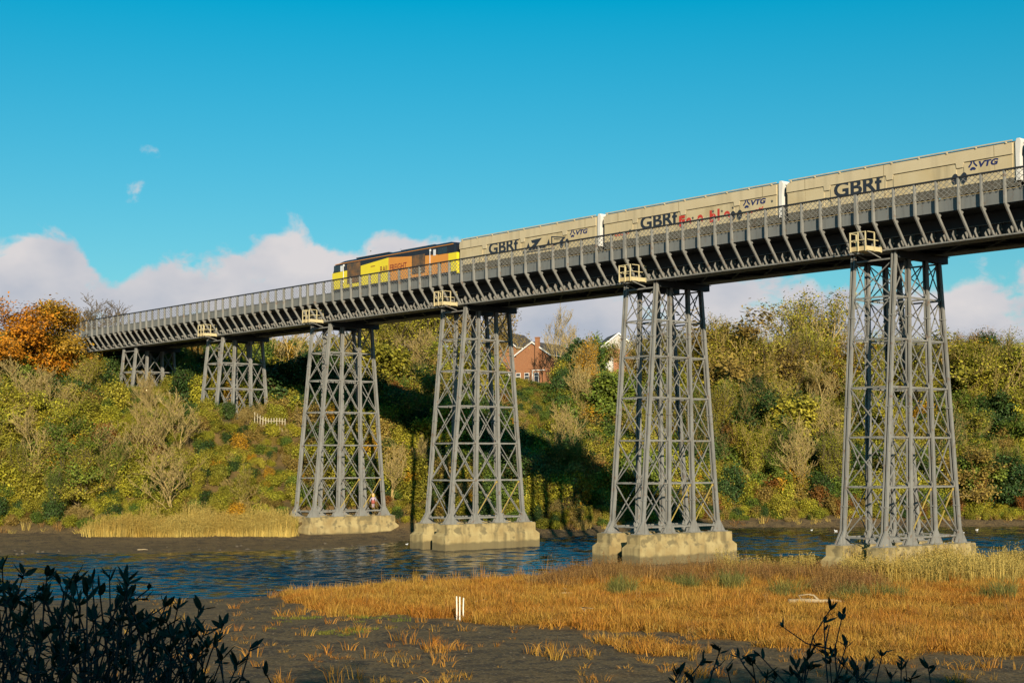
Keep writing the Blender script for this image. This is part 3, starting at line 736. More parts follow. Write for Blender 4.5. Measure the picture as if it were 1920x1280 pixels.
def wagon_meshes():
    W = {}
    side = [(.05, 1.42), (WL, 1.42), (WL, 3.45), (WL - .12, 3.66), (WL - .4, 3.76), (.45, 3.76), (.15, 3.62), (.05, 3.40)]
    W['body'] = MB().prism(side, 'y', -1.30, 1.30).mesh('body', M['wagon'])
    mb = MB().prism([(-1.38, 3.74), (-1.2, 3.80), (-.5, 3.88), (.5, 3.88), (1.2, 3.80), (1.38, 3.74)], 'x', .4, WL - .35); W['roof'] = mb.mesh('roof', M['wagon_grey'])
    W['roof_rail'] = MB().box(.3, WL - .45, -1.43, -1.37, 3.79, 3.86).mesh('roof_rail', M['wagon_band'])
    W['bracket'] = MB().box(-.05, .05, -1.45, -1.36, 3.68, 3.79).mesh('bracket', M['wagon_band'])
    band = [(.05, 2.96), (WL - .48, 2.96), (WL - .48, 3.70), (.40, 3.70), (.14, 3.58), (.05, 3.38)]
    W['band'] = MB().prism(band, 'y', -1.385, -1.30).mesh('band', M['wagon_band'])
    W['pad'] = MB().prism([(-.30, 2.958), (.30, 2.958), (.24, 2.62), (-.24, 2.62)], 'y', -1.385, -1.31).mesh('pad', M['wagon_band'])
    W['panel'] = MB().box(.0, 1, -1.345, -1.301, 1.44, 2.86).mesh('panel', M['wagon'])
    W['rib'] = MB().box(-.012, .012, -1.392, -1.384, 2.97, 3.69).mesh('seam', M['seam'])
    W['white_end'] = MB().prism([(WL - .24, 1.2), (WL + .03, 1.2), (WL + .05, 2.9), (WL + .12, 3.35), (WL + .16, 3.70), (WL + .05, 3.90), (WL - .14, 3.90), (WL - .24, 3.66)], 'y', -1.395, 1.395).mesh('end_cap', M['wagon_white'])
    W['gap_fill'] = MB().box(WL + .18, WL + .40, -1.1, 1.1, .9, 3.25).mesh('gap_block', M['underframe'])  # dark block standing in for the black gap between wagons
    mb = MB()
    for x0 in (3.2, 7.4, 11.6):
        mb.prism([(x0, 1.42), (x0 + 4.0, 1.42), (x0 + 2.8, .84), (x0 + 1.2, .84)], 'y', -1.2, 1.2)
    for x0 in (.15, 15.5): mb.box(x0, x0 + 3.1, -1.05, 1.05, .80, 1.40)
    for x0 in (4.4, 8.4, 12.4): mb.box(x0, x0 + 1.9, -.9, .9, .30, .84)
    W['hopper'] = mb.mesh('hopper', M['wagon_grey'])
    W['skirt'] = MB().prism([(-1.30, 1.42), (-1.18, .90), (-1.10, .90), (-1.22, 1.42)], 'x', .1, WL - .1).mesh('skirt', M['wagon_grey'])
    W['sill'] = MB().box(.1, WL - .1, -1.40, -1.30, .62, .76).box(.1, WL - .1, 1.30, 1.40, .62, .76).box(.1, WL - .1, -1.25, 1.25, .5, .61).mesh('sill', M['wagon_sill'])
    W['port'] = poly_mesh([oval(0, 0, .24, .36)], M['letter_dark'])
    mb = MB(); mb.tube([(.6 * math.cos(R(a)), 0, .6 * math.sin(R(a))) for a in range(0, 181, 15)], .02, 5); W['hand'] = mb.mesh('handwheel', M['seam'])
    W['tank'] = MB().tube([(0, -1.15, 0), (.9, -1.15, 0)], .16, 8).mesh('air_tank', M['underframe'])
    return W
WG = wagon_meshes()
def graffiti_black(root):
    p = [[(9.45, 1.95), (9.75, 2.5), (10.0, 2.0)], [(10.1, 2.65), (11.55, 2.72), (10.75, 2.05), (12.0, 2.0), (12.1, 1.8), (9.5, 1.75), (10.6, 2.35), (10.25, 2.4)],
         [(12.15, 2.02), (12.45, 2.55), (12.6, 2.0)], [(12.75, 2.72), (14.6, 2.45), (13.9, 2.0), (12.9, 1.8), (13.0, 1.9), (13.75, 2.08), (14.2, 2.4), (12.88, 2.6), (12.9, 2.0), (12.75, 2.0)],
         [(13.1, 2.48), (13.9, 2.36), (13.85, 2.3), (13.1, 2.40)], [(9.0, 1.7), (9.1, 1.86), (9.3, 1.86), (9.45, 1.72), (13.2, 1.70), (13.2, 1.6), (9.0, 1.6)]]
    tag(obj('graffiti', poly_mesh(p, M['letter_dark']), root, (0, -1.352, 0)), 'angular black graffiti tag')
def graffiti_red(root):
    for ch, x, z, w, h in (('F', 8.55, 1.72, .62, .86), ('e', 9.30, 1.72, .55, .62), ('e', 10.45, 1.72, .62, .70), ('b', 11.75, 1.66, .66, .95), ('l', 12.55, 1.72, .22, .92), ('e', 13.2, 1.70, .62, .66)):
        me = text_mesh(ch, w, h, M['paint_red'], offset=.05)
        tag(obj('graffiti_letter', me, root, (x, -1.352, z)), 'red spray painted graffiti letter')
    mb = MB()
    for k in range(26):
        x = 8.6 + k * .21; mb.prism(oval(x, 1.85 + .28 * (math.sin(k * 2.3) + 1) * .6, .03, .03, 6), 'y', 0, .002)
    obj('graffiti_dots', mb.mesh('dots', M['white']), root, (0, -1.358, 0))
    st = [star(x, z, .14) for x, z in ((1.9, 2.05), (3.1, 2.10), (10.0, 2.25), (12.1, 2.5), (13.0, 2.40), (14.1, 2.52), (17.9, 2.52), (8.45, 1.95), (4.15, 1.95))]
    obj('graffiti_star', poly_mesh(st, M['letter_dark']), root, (0, -1.354, 0))
    for x0 in (1.3, 15.4):
        mb = MB(); mb.tube([(x0 + .11 * k, 0, 1.86 + .07 * math.sin(k * 2.2) + (.02 * k if x0 > 5 else 0)) for k in range(16)], .035, 5); tag(obj('graffiti_scrawl', mb.mesh('scrawl', M['paint_red']), root, (0, -1.36, 0)), 'small red graffiti scrawl')
def wagon(X, label, art=None):
    root = empty('hopper_wagon', (X, YC, RAILZ)); tag(root, label, 'wagon', 'beige hopper wagons of the freight train')
    body = obj('body', WG['body'], root); obj('roof', WG['roof'], root); obj('roof_rail', WG['roof_rail'], root)
    for k in range(9): obj('bracket', WG['bracket'], root, (.5 + k * 2.18, 0, 0))
    b = obj('upper_band', WG['band'], root)
    for x in (3.7, 9.0, 14.5): obj('pad', WG['pad'], root, (x, 0, 0))
    for x in (1.75, 8.55, 17.05): obj('seam', WG['rib'], b, (x, 0, 0))
    for a, c in ((.12, 1.72), (1.75, 3.40), (4.0, 8.52), (8.56, 8.72), (9.3, 14.2), (14.8, 17.02), (17.06, 18.3)): obj('side_panel', WG['panel'], root, (a, 0, 0), scale=(c - a, 1, 1))
    tag(obj('end_cap', WG['white_end'], root), 'white curved wagon end'); obj('gap_block', WG['gap_fill'], root)
    obj('hopper_chute', WG['hopper'], root); obj('skirt', WG['skirt'], root); obj('sill', WG['sill'], root)
    for x in (14.15, 14.82): obj('discharge_port', WG['port'], root, (x, -1.40, 1.92))
    obj('handwheel', WG['hand'], root, (3.55, -1.37, 1.50)); obj('air_tank', WG['tank'], root, (5.2, 0, .98))
    tag(obj('lettering', GBRF, root, (4.28, -1.349, 1.97)), 'large dark GBRf lettering')
    tag(obj('lettering', VTG, root, (15.88, -1.349, 2.44)), 'navy VTG lettering'); tag(obj('emblem', EMBLEM, root, (15.10, -1.353, 2.46)), 'three-part navy emblem')
    bogie(root, 2.4, (-.9, .9)); bogie(root, WL - 2.4, (-.9, .9))
    if art: art(root)
W0 = -108.10
wagon(W0, 'beige hopper wagon with a black graffiti tag, coupled behind the locomotive', graffiti_black)
wagon(W0 + 19.245, 'beige hopper wagon with red and black star graffiti, second behind the locomotive', graffiti_red)
wagon(W0 + 38.49, 'clean beige hopper wagon, third behind the locomotive, near the right edge')
wagon(W0 + 57.735, 'beige hopper wagon just entering at the right edge')

def locomotive():
    root = empty('diesel_locomotive', (-129.30, YC, RAILZ)); LL = 20.75
    tag(root, 'yellow, orange and black diesel locomotive leading the freight train', 'locomotive')
    prof = [(-1.30, .80), (-1.30, 3.58), (-1.02, 3.84), (-.6, 3.97), (.6, 3.97), (1.02, 3.84), (1.30, 3.58), (1.30, .80)]
    rings = [(0.0, 1.0, 2.72), (.12, 1.0, 2.72), (.42, .97, 3.52), (1.7, 1, 9), (LL - 1.7, 1, 9), (LL - .42, .97, 3.70), (LL - .1, 1.0, 3.45), (LL, 1.0, 2.8)]
    vs = []
    for x, sy, zc in rings:
        for y, z in prof: vs.append((x, y * sy, min(z, zc + (z - 3.58) * .15 if z > 3.5 and zc < 9 else z)))
    n = len(prof); fs = []
    for k in range(len(rings) - 1):
        for j in range(n): fs.append((k * n + j, k * n + (j + 1) % n, (k + 1) * n + (j + 1) % n, (k + 1) * n + j))
    fs += [tuple(range(n)), tuple(range((len(rings) - 1) * n, len(rings) * n))[::-1]]
    MB().add(vs, fs).build('body', M['loco_black'], root)
    def side(name, poly, m, y=-1.312, t=.012): return MB().prism(poly, 'y', y, y + t).build(name, m, root)
    tag(side('side_panel', [(0.0, 1.02), (2.70, 1.02), (2.70, 2.78), (0.02, 2.72)], M['loco_yellow']), 'yellow cab side')
    tag(side('side_panel', [(2.703, 1.02), (5.14, 1.02), (5.14, 1.36), (2.703, 1.36)], M['loco_yellow']), 'yellow strip below the grille')
    tag(side('side_panel', [(5.143, 1.02), (9.93, 1.02), (9.93, 3.36), (5.143, 3.02)], M['loco_yellow']), 'yellow panel with rising top edge')
    tag(side('side_panel', [(9.933, 1.02), (13.75, 1.02), (13.75, 3.10), (9.933, 3.36)], M['loco_orange']), 'orange panel')
    tag(side('side_panel', [(13.753, 1.02), (15.90, 1.02), (15.90, 1.30), (13.753, 1.30)], M['loco_orange']), 'orange strip below the grille')
    tag(side('side_panel', [(15.903, 1.02), (19.50, 1.02), (19.50, 2.76), (15.903, 2.92)], M['loco_orange']), 'orange cab side')
    tag(side('side_panel', [(19.503, 1.02), (LL, 1.02), (LL, 2.76), (19.503, 2.76)], M['loco_yellow']), 'yellow rear corner')
    tag(MB().box(LL + .002, LL + .02, -1.30, 1.30, .82, 2.76).build('end_panel', M['loco_yellow'], root), 'yellow rear end')
    tag(MB().box(-.02, -.002, -1.30, 1.30, .82, 2.72).build('end_panel', M['loco_yellow'], root), 'yellow front end')
    for a, b_, z0, z1 in ((2.76, 5.08, 1.42, 3.46), (13.82, 15.84, 1.36, 3.12)):
        g = MB().box(a, b_, -1.335, -1.302, z0, z1).build('grille', M['grille'], root)
        sl = MB().box(0, .05, -1.37, -1.336, z0 + .05, z1 - .05).mesh('slat', M['grille'])
        k = a + .08
        while k < b_ - .1: obj('slat', sl, g, (k, 0, 0)); k += .16
    MB().box(.5, LL - .5, -1.335, -1.302, 3.56, 3.62).build('cantrail_stripe', M['loco_orange'], root)
    for a, b_ in ((.36, 1.42), (17.9, 19.3)):
        wn = MB().box(a, b_, -1.325, -1.303, 2.84, 3.42).build('cab_window', M['glass'], root)
        fr = MB(); fr.box(a - .03, b_ + .03, -1.33, -1.304, 2.79, 2.84); fr.box(a - .03, b_ + .03, -1.33, -1.304, 3.42, 3.47); fr.box(a - .05, a, -1.33, -1.304, 2.84, 3.42); fr.box(b_, b_ + .05, -1.33, -1.304, 2.84, 3.42)
        fr.box((a + b_) / 2 - .02, (a + b_) / 2 + .02, -1.335, -1.326, 2.84, 3.42); fr.build('window_frame', M['loco_black'], wn)
    MB().box(1.5, 1.9, -1.33, -1.303, 2.78, 3.36).build('door_window', M['silver'], root)
    MB().box(17.2, 17.55, -1.33, -1.303, 2.78, 3.36).build('door_window', M['silver'], root)
    for x in (2.15, 16.75): MB().tube([(x, -1.38, 1.6), (x, -1.38, 3.4)], .03, 6).box(x - .07, x + .07, -1.40, -1.31, 3.25, 3.45).build('handrail', M['silver'], root)
    MB().box(.20, .24, -1.1, 1.1, 2.85, 3.4).build('windscreen', M['glass'], root)
    tag(obj('lettering', text_mesh('RAIL FREIGHT', 4.40, .62, M['text_red'], offset=.018), root, (8.55, -1.318, 2.0)), 'dark red RAIL FREIGHT lettering')
    MB().box(6.9, 7.65, -1.318, -1.312, 2.72, 2.80).build('nameplate', M['text_red'], root)
    MB().box(3.5, 9.2, -.75, .75, 3.965, 4.05).box(11, 16.5, -.6, .6, 3.965, 4.03).build('roof_vents', M['loco_black'], root)
    MB().box(7.5, 13.2, -1.2, 1.2, .25, .79).build('fuel_tank', M['underframe'], root)
    MB().box(-.30, -.02, -1.0, -.7, .9, 1.2).box(-.30, -.02, .7, 1.0, .9, 1.2).build('buffer', M['underframe'], root)
    MB().box(LL + .02, LL + .28, -1.0, -.7, .9, 1.2).box(LL + .02, LL + .28, .7, 1.0, .9, 1.2).build('buffer', M['underframe'], root)
    MB().tube([(LL + .03, -.75, 1.55), (LL + .05, -.75, 1.55)], .1, 10).build('tail_lamp', M['white'], root)
    bogie(root, 3.9, (-1.7, 0, 1.7)); bogie(root, LL - 3.9, (-1.7, 0, 1.7))
locomotive()

# ------------------------------------------------------------------ houses beyond the crest
def house(px, py_base, d, L, W, He, Hr, rz, label, gable_mat, long_mat, conserv=False, zoff=0):
    """gable end faces local -y ... the ridge runs along local +y"""
    r = px_r(px, d); x, y = rd(r, d)
    z = ZC + d * math.tan(PITCH - math.atan((py_base - 640) / F_PX)) + zoff
    root = empty('brick_house', (x, y, z), AX + rz); tag(root, label, 'house')
    h = W / 2
    MB().prism([(-h, -2), (h, -2), (h, He), (0, He + Hr - .12), (-h, He)], 'y', 0, .25).build('gable_wall', gable_mat, root)
    MB().prism([(-h, -2), (h, -2), (h, He), (0, He + Hr - .12), (-h, He)], 'y', L - .25, L).build('gable_wall', gable_mat, root)
    for sx in (-1, 1): MB().box(min(sx * h, sx * (h - .25)), max(sx * h, sx * (h - .25)), .252, L - .252, -2, He - .02).build('side_wall', long_mat, root)
    roof = None
    for sx in (-1, 1):
        mb = MB(); e = .35; k = Hr / h
        mb.prism([(0, He + Hr + .02), (sx * (h + e), He - e * k + .02), (sx * (h + e), He - e * k - .14), (0, He + Hr - .14)][::sx], 'y', -.3, L + .3)
        rf = mb.build('roof_slope', M['roof'], root); roof = roof or rf
        mb = MB(); mb.prism([(0, He + Hr + .05), (sx * (h + e + .03), He - e * k + .05), (sx * (h + e + .03), He - e * k - .22), (0, He + Hr - .24)][::sx], 'y', -.36, -.302)
        mb.build('bargeboard', M['white'], root)
        MB().box(min(sx * (h + e), sx * (h + e + .12)), max(sx * (h + e), sx * (h + e + .12)), -.3, L + .3, He - e * k - .15, He - e * k - .02).build('gutter', M['white'], root)
    return root, roof
def win(root, x, z, w, h, y=0.0):
    f = MB().box(x - w / 2, x + w / 2, y - .06, y - .002, z, z + h).build('window', M['white'], root)
    MB().box(x - w / 2 + .1, x + w / 2 - .1, y - .075, y - .061, z + .1, z + h * .62).build('pane', M['glass'], f)
    MB().box(x - w / 2 + .1, x + w / 2 - .1, y - .075, y - .061, z + h * .70, z + h - .1).build('pane', M['glass'], f)
    return f
def swin(root, sx, hw, y, z, w, h):
    x = sx * hw; a, b = sorted((x + sx * .002, x + sx * .06)); c, d_ = sorted((x + sx * .061, x + sx * .075))
    f = MB().box(a, b, y - w / 2, y + w / 2, z, z + h).build('window', M['white'], root)
    MB().box(c, d_, y - w / 2 + .1, y + w / 2 - .1, z + .1, z + h - .1).build('pane', M['glass'], f)
hA, rfA = house(999, 722, 255, 9.5, 6.7, 5.3, 2.15, R(-32), 'orange brick house with grey roof and chimney, right of the midstream trestle', M['brick'], M['brick'])
MB().box(.75, 1.45, -.5, -.001, -2, 8.0).box(.68, 1.52, -.56, .06, 8.0, 8.15).build('chimney', M['brick'], hA)
for x in (-1.9, -.2, 1.7): win(hA, x, .3, .95, 1.75, -1.6)
MB().box(-3.0, 3.2, -1.6, -.502, -2, 2.3).build('ground_floor_bay', M['brick'], hA)
MB().box(.9, 3.4, -1.75, -1.602, 2.35, 2.5).box(.9, 1.05, -1.75, -1.602, -1, 2.35).build('porch_trim', M['white'], hA)
for yy in (2.2, 6.0): swin(hA, -1, 3.35, yy, 3.2, 1.3, 1.3)
cv = MB(); cv.prism([(-6.6, -1), (-3.36, -1), (-3.36, 3.0), (-6.6, 2.0)], 'y', 1.2, 5.0); cv.build('conservatory', M['white'], hA)
hB, rfB = house(1160, 704, 258, 9, 6.6, 4.8, 2.6, R(8), 'white rendered and brick house beside the trestle second from the right', M['render'], M['brick'])
win(hB, -1.9, 2.6, .8, 1.0); MB().box(-.9, 3.28, -.16, -.002, -2, 4.6).build('brick_facing', M['brick'], hB)
hC, rfC = house(1530, 718, 262, 9, 8.6, 5.2, 2.6, R(-15), 'brick house with white bargeboards behind amber trees, left of the tallest trestle', M['brick'], M['brick'])
win(hC, -2.4, 2.6, 1.2, 1.2); win(hC, 2.0, 2.6, 1.2, 1.2); win(hC, -2.2, .2, 1.3, 1.3)
hD, rfD = house(935, 700, 300, 10, 8, 5.4, 3.0, R(-30), 'second brick house showing only its roof, behind the house with white bargeboards', M['brick'], M['brick'])
hE, rfE = house(1090, 722, 310, 9, 13, 4.2, 2.6, R(75), 'long low house with dark roof beyond the ivy trees, right of the brick house', M['brick'], M['brick'])

# ------------------------------------------------------------------ plants: prototypes
def unit(v): return v / (np.linalg.norm(v, axis=-1, keepdims=True) + 1e-9)
def leaf_quads(C, Nn, size, rg, aspect=.62):
    """one kite-shaped leaf at each centre, roughly facing Nn"""
    n = len(C); a = unit(np.cross(Nn, rg.normal(size=(n, 3)))); b = np.cross(Nn, a); s = size[:, None]
    V = np.stack([C - a * s, C + b * s * aspect + a * s * .1, C + a * s, C - b * s * aspect + a * s * .1], 1).reshape(-1, 3)
    F = np.arange(n * 4).reshape(n, 4); v = np.repeat(rg.random(n), 4); return V, F, v
def tree_skeleton(rg, H, spread, levels, first=.3, up=.5, kids=5, trunks=1, droop=0.0, rad=None):
    """returns segments [(p0,p1,r0,r1)], tips (n,3)"""
    segs = []; tips = []
    rad = rad or H * .018
    def grow(p, d, L, r, lv):
        n = 3 if lv else 5; pts = [p]
        for k in range(n):
            d = unit(d + rg.normal(size=3) * (.10 if lv == 0 else .22) + np.array([0, 0, up * .12 - droop * .12 * lv]))
            q = pts[-1] + d * L / n; segs.append((pts[-1], q, r * (1 - .75 * k / n), r * (1 - .75 * (k + 1) / n))); pts.append(q)
        if lv >= levels - 1:
            tips.extend(pts[1:]); return
        m = kids + (2 if lv == 0 else 0)
        for k in range(m):
            t = first + (1 - first) * (k + rg.random()) / m if lv == 0 else .25 + .75 * (k + rg.random()) / m
            i = min(int(t * n), n - 1); base = pts[i] + (pts[i + 1] - pts[i]) * (t * n - i)
            ang = rg.uniform(0, 6.283); side = np.array([math.cos(ang), math.sin(ang), 0.0])
            nd = unit(d * (.35 + .2 * lv) + side * spread + np.array([0, 0, up * rg.uniform(.4, 1.1)]))
            grow(base, nd, L * rg.uniform(.42, .62) * (1.15 - .35 * t if lv == 0 else 1), r * (.45 if lv == 0 else .5), lv + 1)
    for k in range(trunks):
        a = rg.uniform(0, 6.28); off = np.array([math.cos(a), math.sin(a), 0]) * (.0 if trunks == 1 else .25)
        lean = np.array([math.cos(a), math.sin(a), 0]) * (.06 if trunks == 1 else rg.uniform(.15, .5))
        grow(off, unit(np.array([0, 0, 1.0]) + lean), H * rg.uniform(.72, .9) * (1 if trunks == 1 else .85), rad, 0)
    return segs, np.array(tips)
def seg_mesh(name, segs, m, n=3, rmin=.016):
    p0 = np.array([s[0] for s in segs]); p1 = np.array([s[1] for s in segs]); r0 = np.maximum(rmin, [s[2] for s in segs]); r1 = np.maximum(rmin * .8, [s[3] for s in segs])
    t = unit(p1 - p0); ref = np.where(np.abs(t[:, 2:3]) > .9, np.array([[1., 0, 0]]), np.array([[0, 0, 1.]])); x = unit(np.cross(t, ref)); y = np.cross(t, x)
    V = []
    for p, r in ((p0, r0), (p1, r1)):
        for k in range(n):
            a = 2 * math.pi * k / n; V.append(p + (x * math.cos(a) + y * math.sin(a)) * r[:, None])
    V = np.stack(V, 1).reshape(-1, 3); b = (np.arange(len(segs)) * 2 * n)[:, None]
    F = np.concatenate([b + np.array([[k, (k + 1) % n, n + (k + 1) % n, n + k]]) for k in range(n)], 0)
    return np_mesh(name, V, F, [m])
def crown_mesh(name, rg, tips, per, size, jit, m, centre, flat=.5):
    C = np.repeat(tips, per, 0); C = C + rg.normal(size=C.shape) * jit
    Nn = unit(unit(C - centre) * .6 + np.array([0, 0, .55]) + rg.normal(size=C.shape) * flat)
    V, F, v = leaf_quads(C, Nn, size * rg.uniform(.6, 1.25, len(C)), rg)
    return np_mesh(name, V, F, [m], {'v': v})
PROTO = {}
def proto(name, seed, H, spread, levels, per, size, jit, kids=5, trunks=1, first=.3, up=.5, droop=0, bark='bark', leaf='olive', keep=1.0, rad=None, rmin=.016):
    rg = np.random.default_rng(seed); segs, tips = tree_skeleton(rg, H, spread, levels, first, up, kids, trunks, droop, rad)
    tr = seg_mesh(name + '_trunk', segs, M[bark], rmin=rmin); cr = None
    if per:
        if keep < 1: tips = tips[rg.random(len(tips)) < keep]
        cr = crown_mesh(name + '_crown', rg, tips, per, size, jit, LM[leaf], np.array([0, 0, H * .5]))
    PROTO[name] = (tr, cr, H)
# heights are real metres; copies are scaled
for i in range(3):
    proto(f'leafy{i}', 10 + i, 8, .95, 4, 5, .17, .34, kids=6, first=.18, up=.35)
    proto(f'full{i}', 15 + i, 8, 1.0, 4, 18, .125, .40, kids=6, first=.12, up=.3)
    proto(f'upright{i}', 70 + i, 9, .46, 4, 5, .085, .32, kids=6, first=.12, up=1.5, trunks=4, keep=.9, rad=.075, rmin=.018, bark='twig' if i == 0 else 'bark_dark')
    proto(f'thin{i}', 20 + i, 9, .70, 4, 3, .115, .36, kids=6, first=.15, up=.95, trunks=2, keep=.8)
    proto(f'bare{i}', 30 + i, 9, .75, 4, 1, .09, .3, kids=6, first=.2, up=.75, trunks=1 + i, rad=.13, rmin=.024, keep=.4, leaf='lime')
    proto(f'bushy{i}', 40 + i, 4, 1.1, 4, 5, .13, .26, kids=4, first=.05, up=.2, trunks=3)
    proto(f'twiggy{i}', 50 + i, 4, 1.05, 4, 2, .10, .25, kids=6, first=.05, up=.25, trunks=5, droop=.3, bark='twig', keep=.6, rmin=.018)
    proto(f'ivy{i}', 60 + i, 6, .7, 4, 8, .16, .30, kids=6, first=.05, up=.4, trunks=2, leaf='dark')
def pine_proto():
    rg = np.random.default_rng(5); segs = [(np.array([0, 0, 0.]), np.array([0, 0, 9.]), .2, .05)]; tips = []
    for k in range(60):
        z = 2.5 + 6.5 * rg.random(); a = rg.uniform(0, 6.28); L = (9.3 - z) * .42 + .6; e = np.array([math.cos(a) * L, math.sin(a) * L, z + L * .25]); segs.append((np.array([0, 0, z]), e, .05, .02))
        for t in np.linspace(.35, 1, 7): tips.append(np.array([0, 0, z]) * (1 - t) + e * t)
    PROTO['pine'] = (seg_mesh('pine_trunk', segs, M['bark_dark']), crown_mesh('pine_crown', rg, np.array(tips), 9, .17, .3, LM['dark'], np.array([0, 0, 4.])), 9)
pine_proto()

REGION = [(-1e9, 'left of the shortest trestle'), (225, 'by the two short trestles'), (500, 'left of the mudbank trestle'), (570, 'behind the mudbank trestle'), (715, 'right of the mudbank trestle'),
          (815, 'behind the midstream trestle'), (975, 'right of the midstream trestle'), (1150, 'behind the marsh-edge trestle'), (1345, 'left of the tallest trestle'), (1590, 'behind the tallest trestle'), (1790, 'right of the tallest trestle')]
PLANTED = []
def region(px):
    t = ''
    for lo, nm in REGION:
        if px >= lo: t = nm
    return t
LOOK = {'olive': 'olive', 'lime': 'yellow-green', 'green': 'mid-green', 'dark': 'dark-green', 'orange': 'orange', 'amber': 'amber', 'brown': 'brown', 'russet': 'russet'}
KIND = {'upright': 'slender tree', 'leafy': 'broad tree', 'full': 'dense tree', 'thin': 'thin tree', 'bare': 'bare tree', 'bushy': 'dense bush', 'twiggy': 'twiggy bush', 'ivy': 'ivied tree', 'pine': 'pine'}
NAMEK = {'upright': 'slender_tree', 'full': 'deciduous_tree', 'leafy': 'deciduous_tree', 'thin': 'twiggy_tree', 'bare': 'bare_tree', 'bushy': 'leafy_bush', 'twiggy': 'twiggy_bush', 'ivy': 'ivy_tree', 'pine': 'pine_tree'}
rt = random.Random(11)
def plant(kind, px, d, H, leaf, label=None, sxy=1.0, sink=.1, bark=None, base=None):
    key = kind if kind in PROTO else f'{kind}{rt.randrange(3)}'
    tr, cr, h0 = PROTO[key]; r = px_r(px, d); x, y = rd(r, d); z = hz(x, y) - sink if base is None else base
    root = empty(NAMEK[kind], (x, y, z), rt.uniform(0, 6.28)); s = H / h0; root.scale = (s * sxy, s * sxy, s)
    hgt = 'on crest' if z > 16.5 else ('mid slope' if z > 7 else 'low on bank')
    if label is None:
        label = (f'{LOOK[leaf]} ' if kind != 'bare' else 'pale ') + f'{KIND[kind]} {hgt} {region(px)}'; PLANTED.append((px, label, root))
        tag(root, label, 'bush' if 'bush' in NAMEK[kind] else 'tree', f'{NAMEK[kind].replace("_", " ")}s on the valley side')
    else: tag(root, label, 'bush' if 'bush' in NAMEK[kind] else 'tree')
    t = obj('trunk' if 'bush' not in NAMEK[kind] else 'stems', tr, root)
    if bark: set_mat(t, M[bark])
    if cr: obj('crown', cr, root, mat=LM[leaf])
    return root

# named trees first
plant('full', 40, 176, 11.0, 'orange', 'large orange autumn tree at the left edge, in front of the viaduct end', sxy=1.15)
plant('full', 112, 181, 10.2, 'amber', 'golden orange autumn tree touching the left end of the viaduct parapet', sxy=1.1)
plant('full', -40, 172, 11.0, 'orange', 'orange autumn tree cut by the left edge of the view', sxy=1.1)
plant('bare', 206, 232, 10.5, 'brown', 'bare round-topped tree rising behind the parapet at the left end', sxy=1.5, base=22.5, bark='bark_dark')
plant('thin', 345, 196, 6.5, 'amber', 'orange brown tree under the deck, right of the shortest trestle')
plant('bare', 542, 184, 10.5, 'brown', 'bare pale tree against the sky left of the mudbank trestle', sxy=1.0)
plant('ivy', 536, 176, 6.5, 'dark', 'dark evergreen tree in the deck shadow left of the mudbank trestle', sxy=1.25)
plant('bare', 288, 171, 5.5, 'brown', 'pale bare tree in front of the legs of the shortest trestle', sxy=.8)
plant('bare', 262, 160, 7.5, 'lime', 'pale forked bare tree on the left slope, half way up', sxy=1.0)
plant('bare', 75, 163, 8, 'brown', 'pale bare tree with spreading limbs on the left slope below the orange tree', sxy=1.1)
for px, d, H in ((722, 200, 12), (745, 206, 13), (770, 204, 13.5), (795, 214, 14), (700, 206, 11), (815, 208, 14), (758, 216, 13.5)):
    plant('upright', px, d, H, 'lime' if H > 12 else 'olive', sxy=1.1)
plant('bare', 785, 162, 6, 'brown', 'pale dead sapling between shadow bars left of the midstream trestle', sxy=.55)
plant('bare', 738, 160, 6.5, 'lime', 'leaning pale sapling right beside the fourth trestle from the right', sxy=.8)
for px, d, H in ((845, 215, 13), (880, 222, 12.5), (915, 226, 11)): plant('thin', px, d, H, 'brown' if px % 2 else 'amber', sxy=1.15)
plant('bare', 1046, 240, 11.5, 'brown', 'bare pale tree against the sky right of the brick house', sxy=.8)
plant('bare', 1072, 244, 10.5, 'brown', 'second bare pale tree against the sky right of the brick house', sxy=.8)
plant('ivy', 1106, 232, 9.0, 'green', 'ivy covered tree in front of the white rendered house', sxy=.8)
plant('ivy', 1088, 226, 7.5, 'dark', 'low dark ivy covered tree right of the brick house', sxy=1.0)
plant('thin', 1110, 205, 9.5, 'amber', 'golden many-stemmed tree left of the second trestle from the right', sxy=.8)
plant('thin', 1522, 246, 17.5, 'lime', 'tall broad sparse tree against the sky left of the tallest trestle', sxy=1.05)
plant('thin', 1495, 250, 15.0, 'lime', 'thin yellowing tree beside the tall broad tree left of the tallest trestle', sxy=.9)
plant('thin', 1560, 252, 14.0, 'olive', 'slender tree right of the tall broad tree beside the tallest trestle', sxy=.9)
plant('pine', 1853, 226, 11.5, 'dark', 'dark green pine rising above the bushes at the right')
plant('leafy', 1545, 230, 8.5, 'amber', 'amber tree in front of the house left of the tallest trestle')
plant('bushy', 1462, 189, 6.2, 'amber', 'tall amber bush at the far waterline left of the tallest trestle', sxy=.8)
plant('bushy', 1385, 188, 3.6, 'russet', 'russet bush at the far waterline between the two right-hand trestles')
plant('bushy', 172, 155, 3.4, 'amber', 'yellow bush at the left end of the straw coloured reeds')

# crest trees, all along
for px in range(1195, 2250, 15):
    if 1480 < px < 1580 and rt.random() < .6: continue
    d = rt.uniform(212, 236); k = rt.choice(['thin', 'upright', 'leafy', 'upright']); top = rt.uniform(626, 660) if not 1330 < px < 1450 else rt.uniform(616, 636)
    ztop = ZC + (863 - top) * d / F_PX; r = px_r(px, d); g = hz(*rd(r, d)); H = max(5, min(14, ztop - g))
    c = rt.choice(['lime', 'olive', 'lime', 'amber'] if px > 1580 else ['olive', 'lime', 'olive', 'brown'])
    plant(k, px + rt.uniform(-9, 9), d, H, c, sxy=rt.uniform(.95, 1.3))
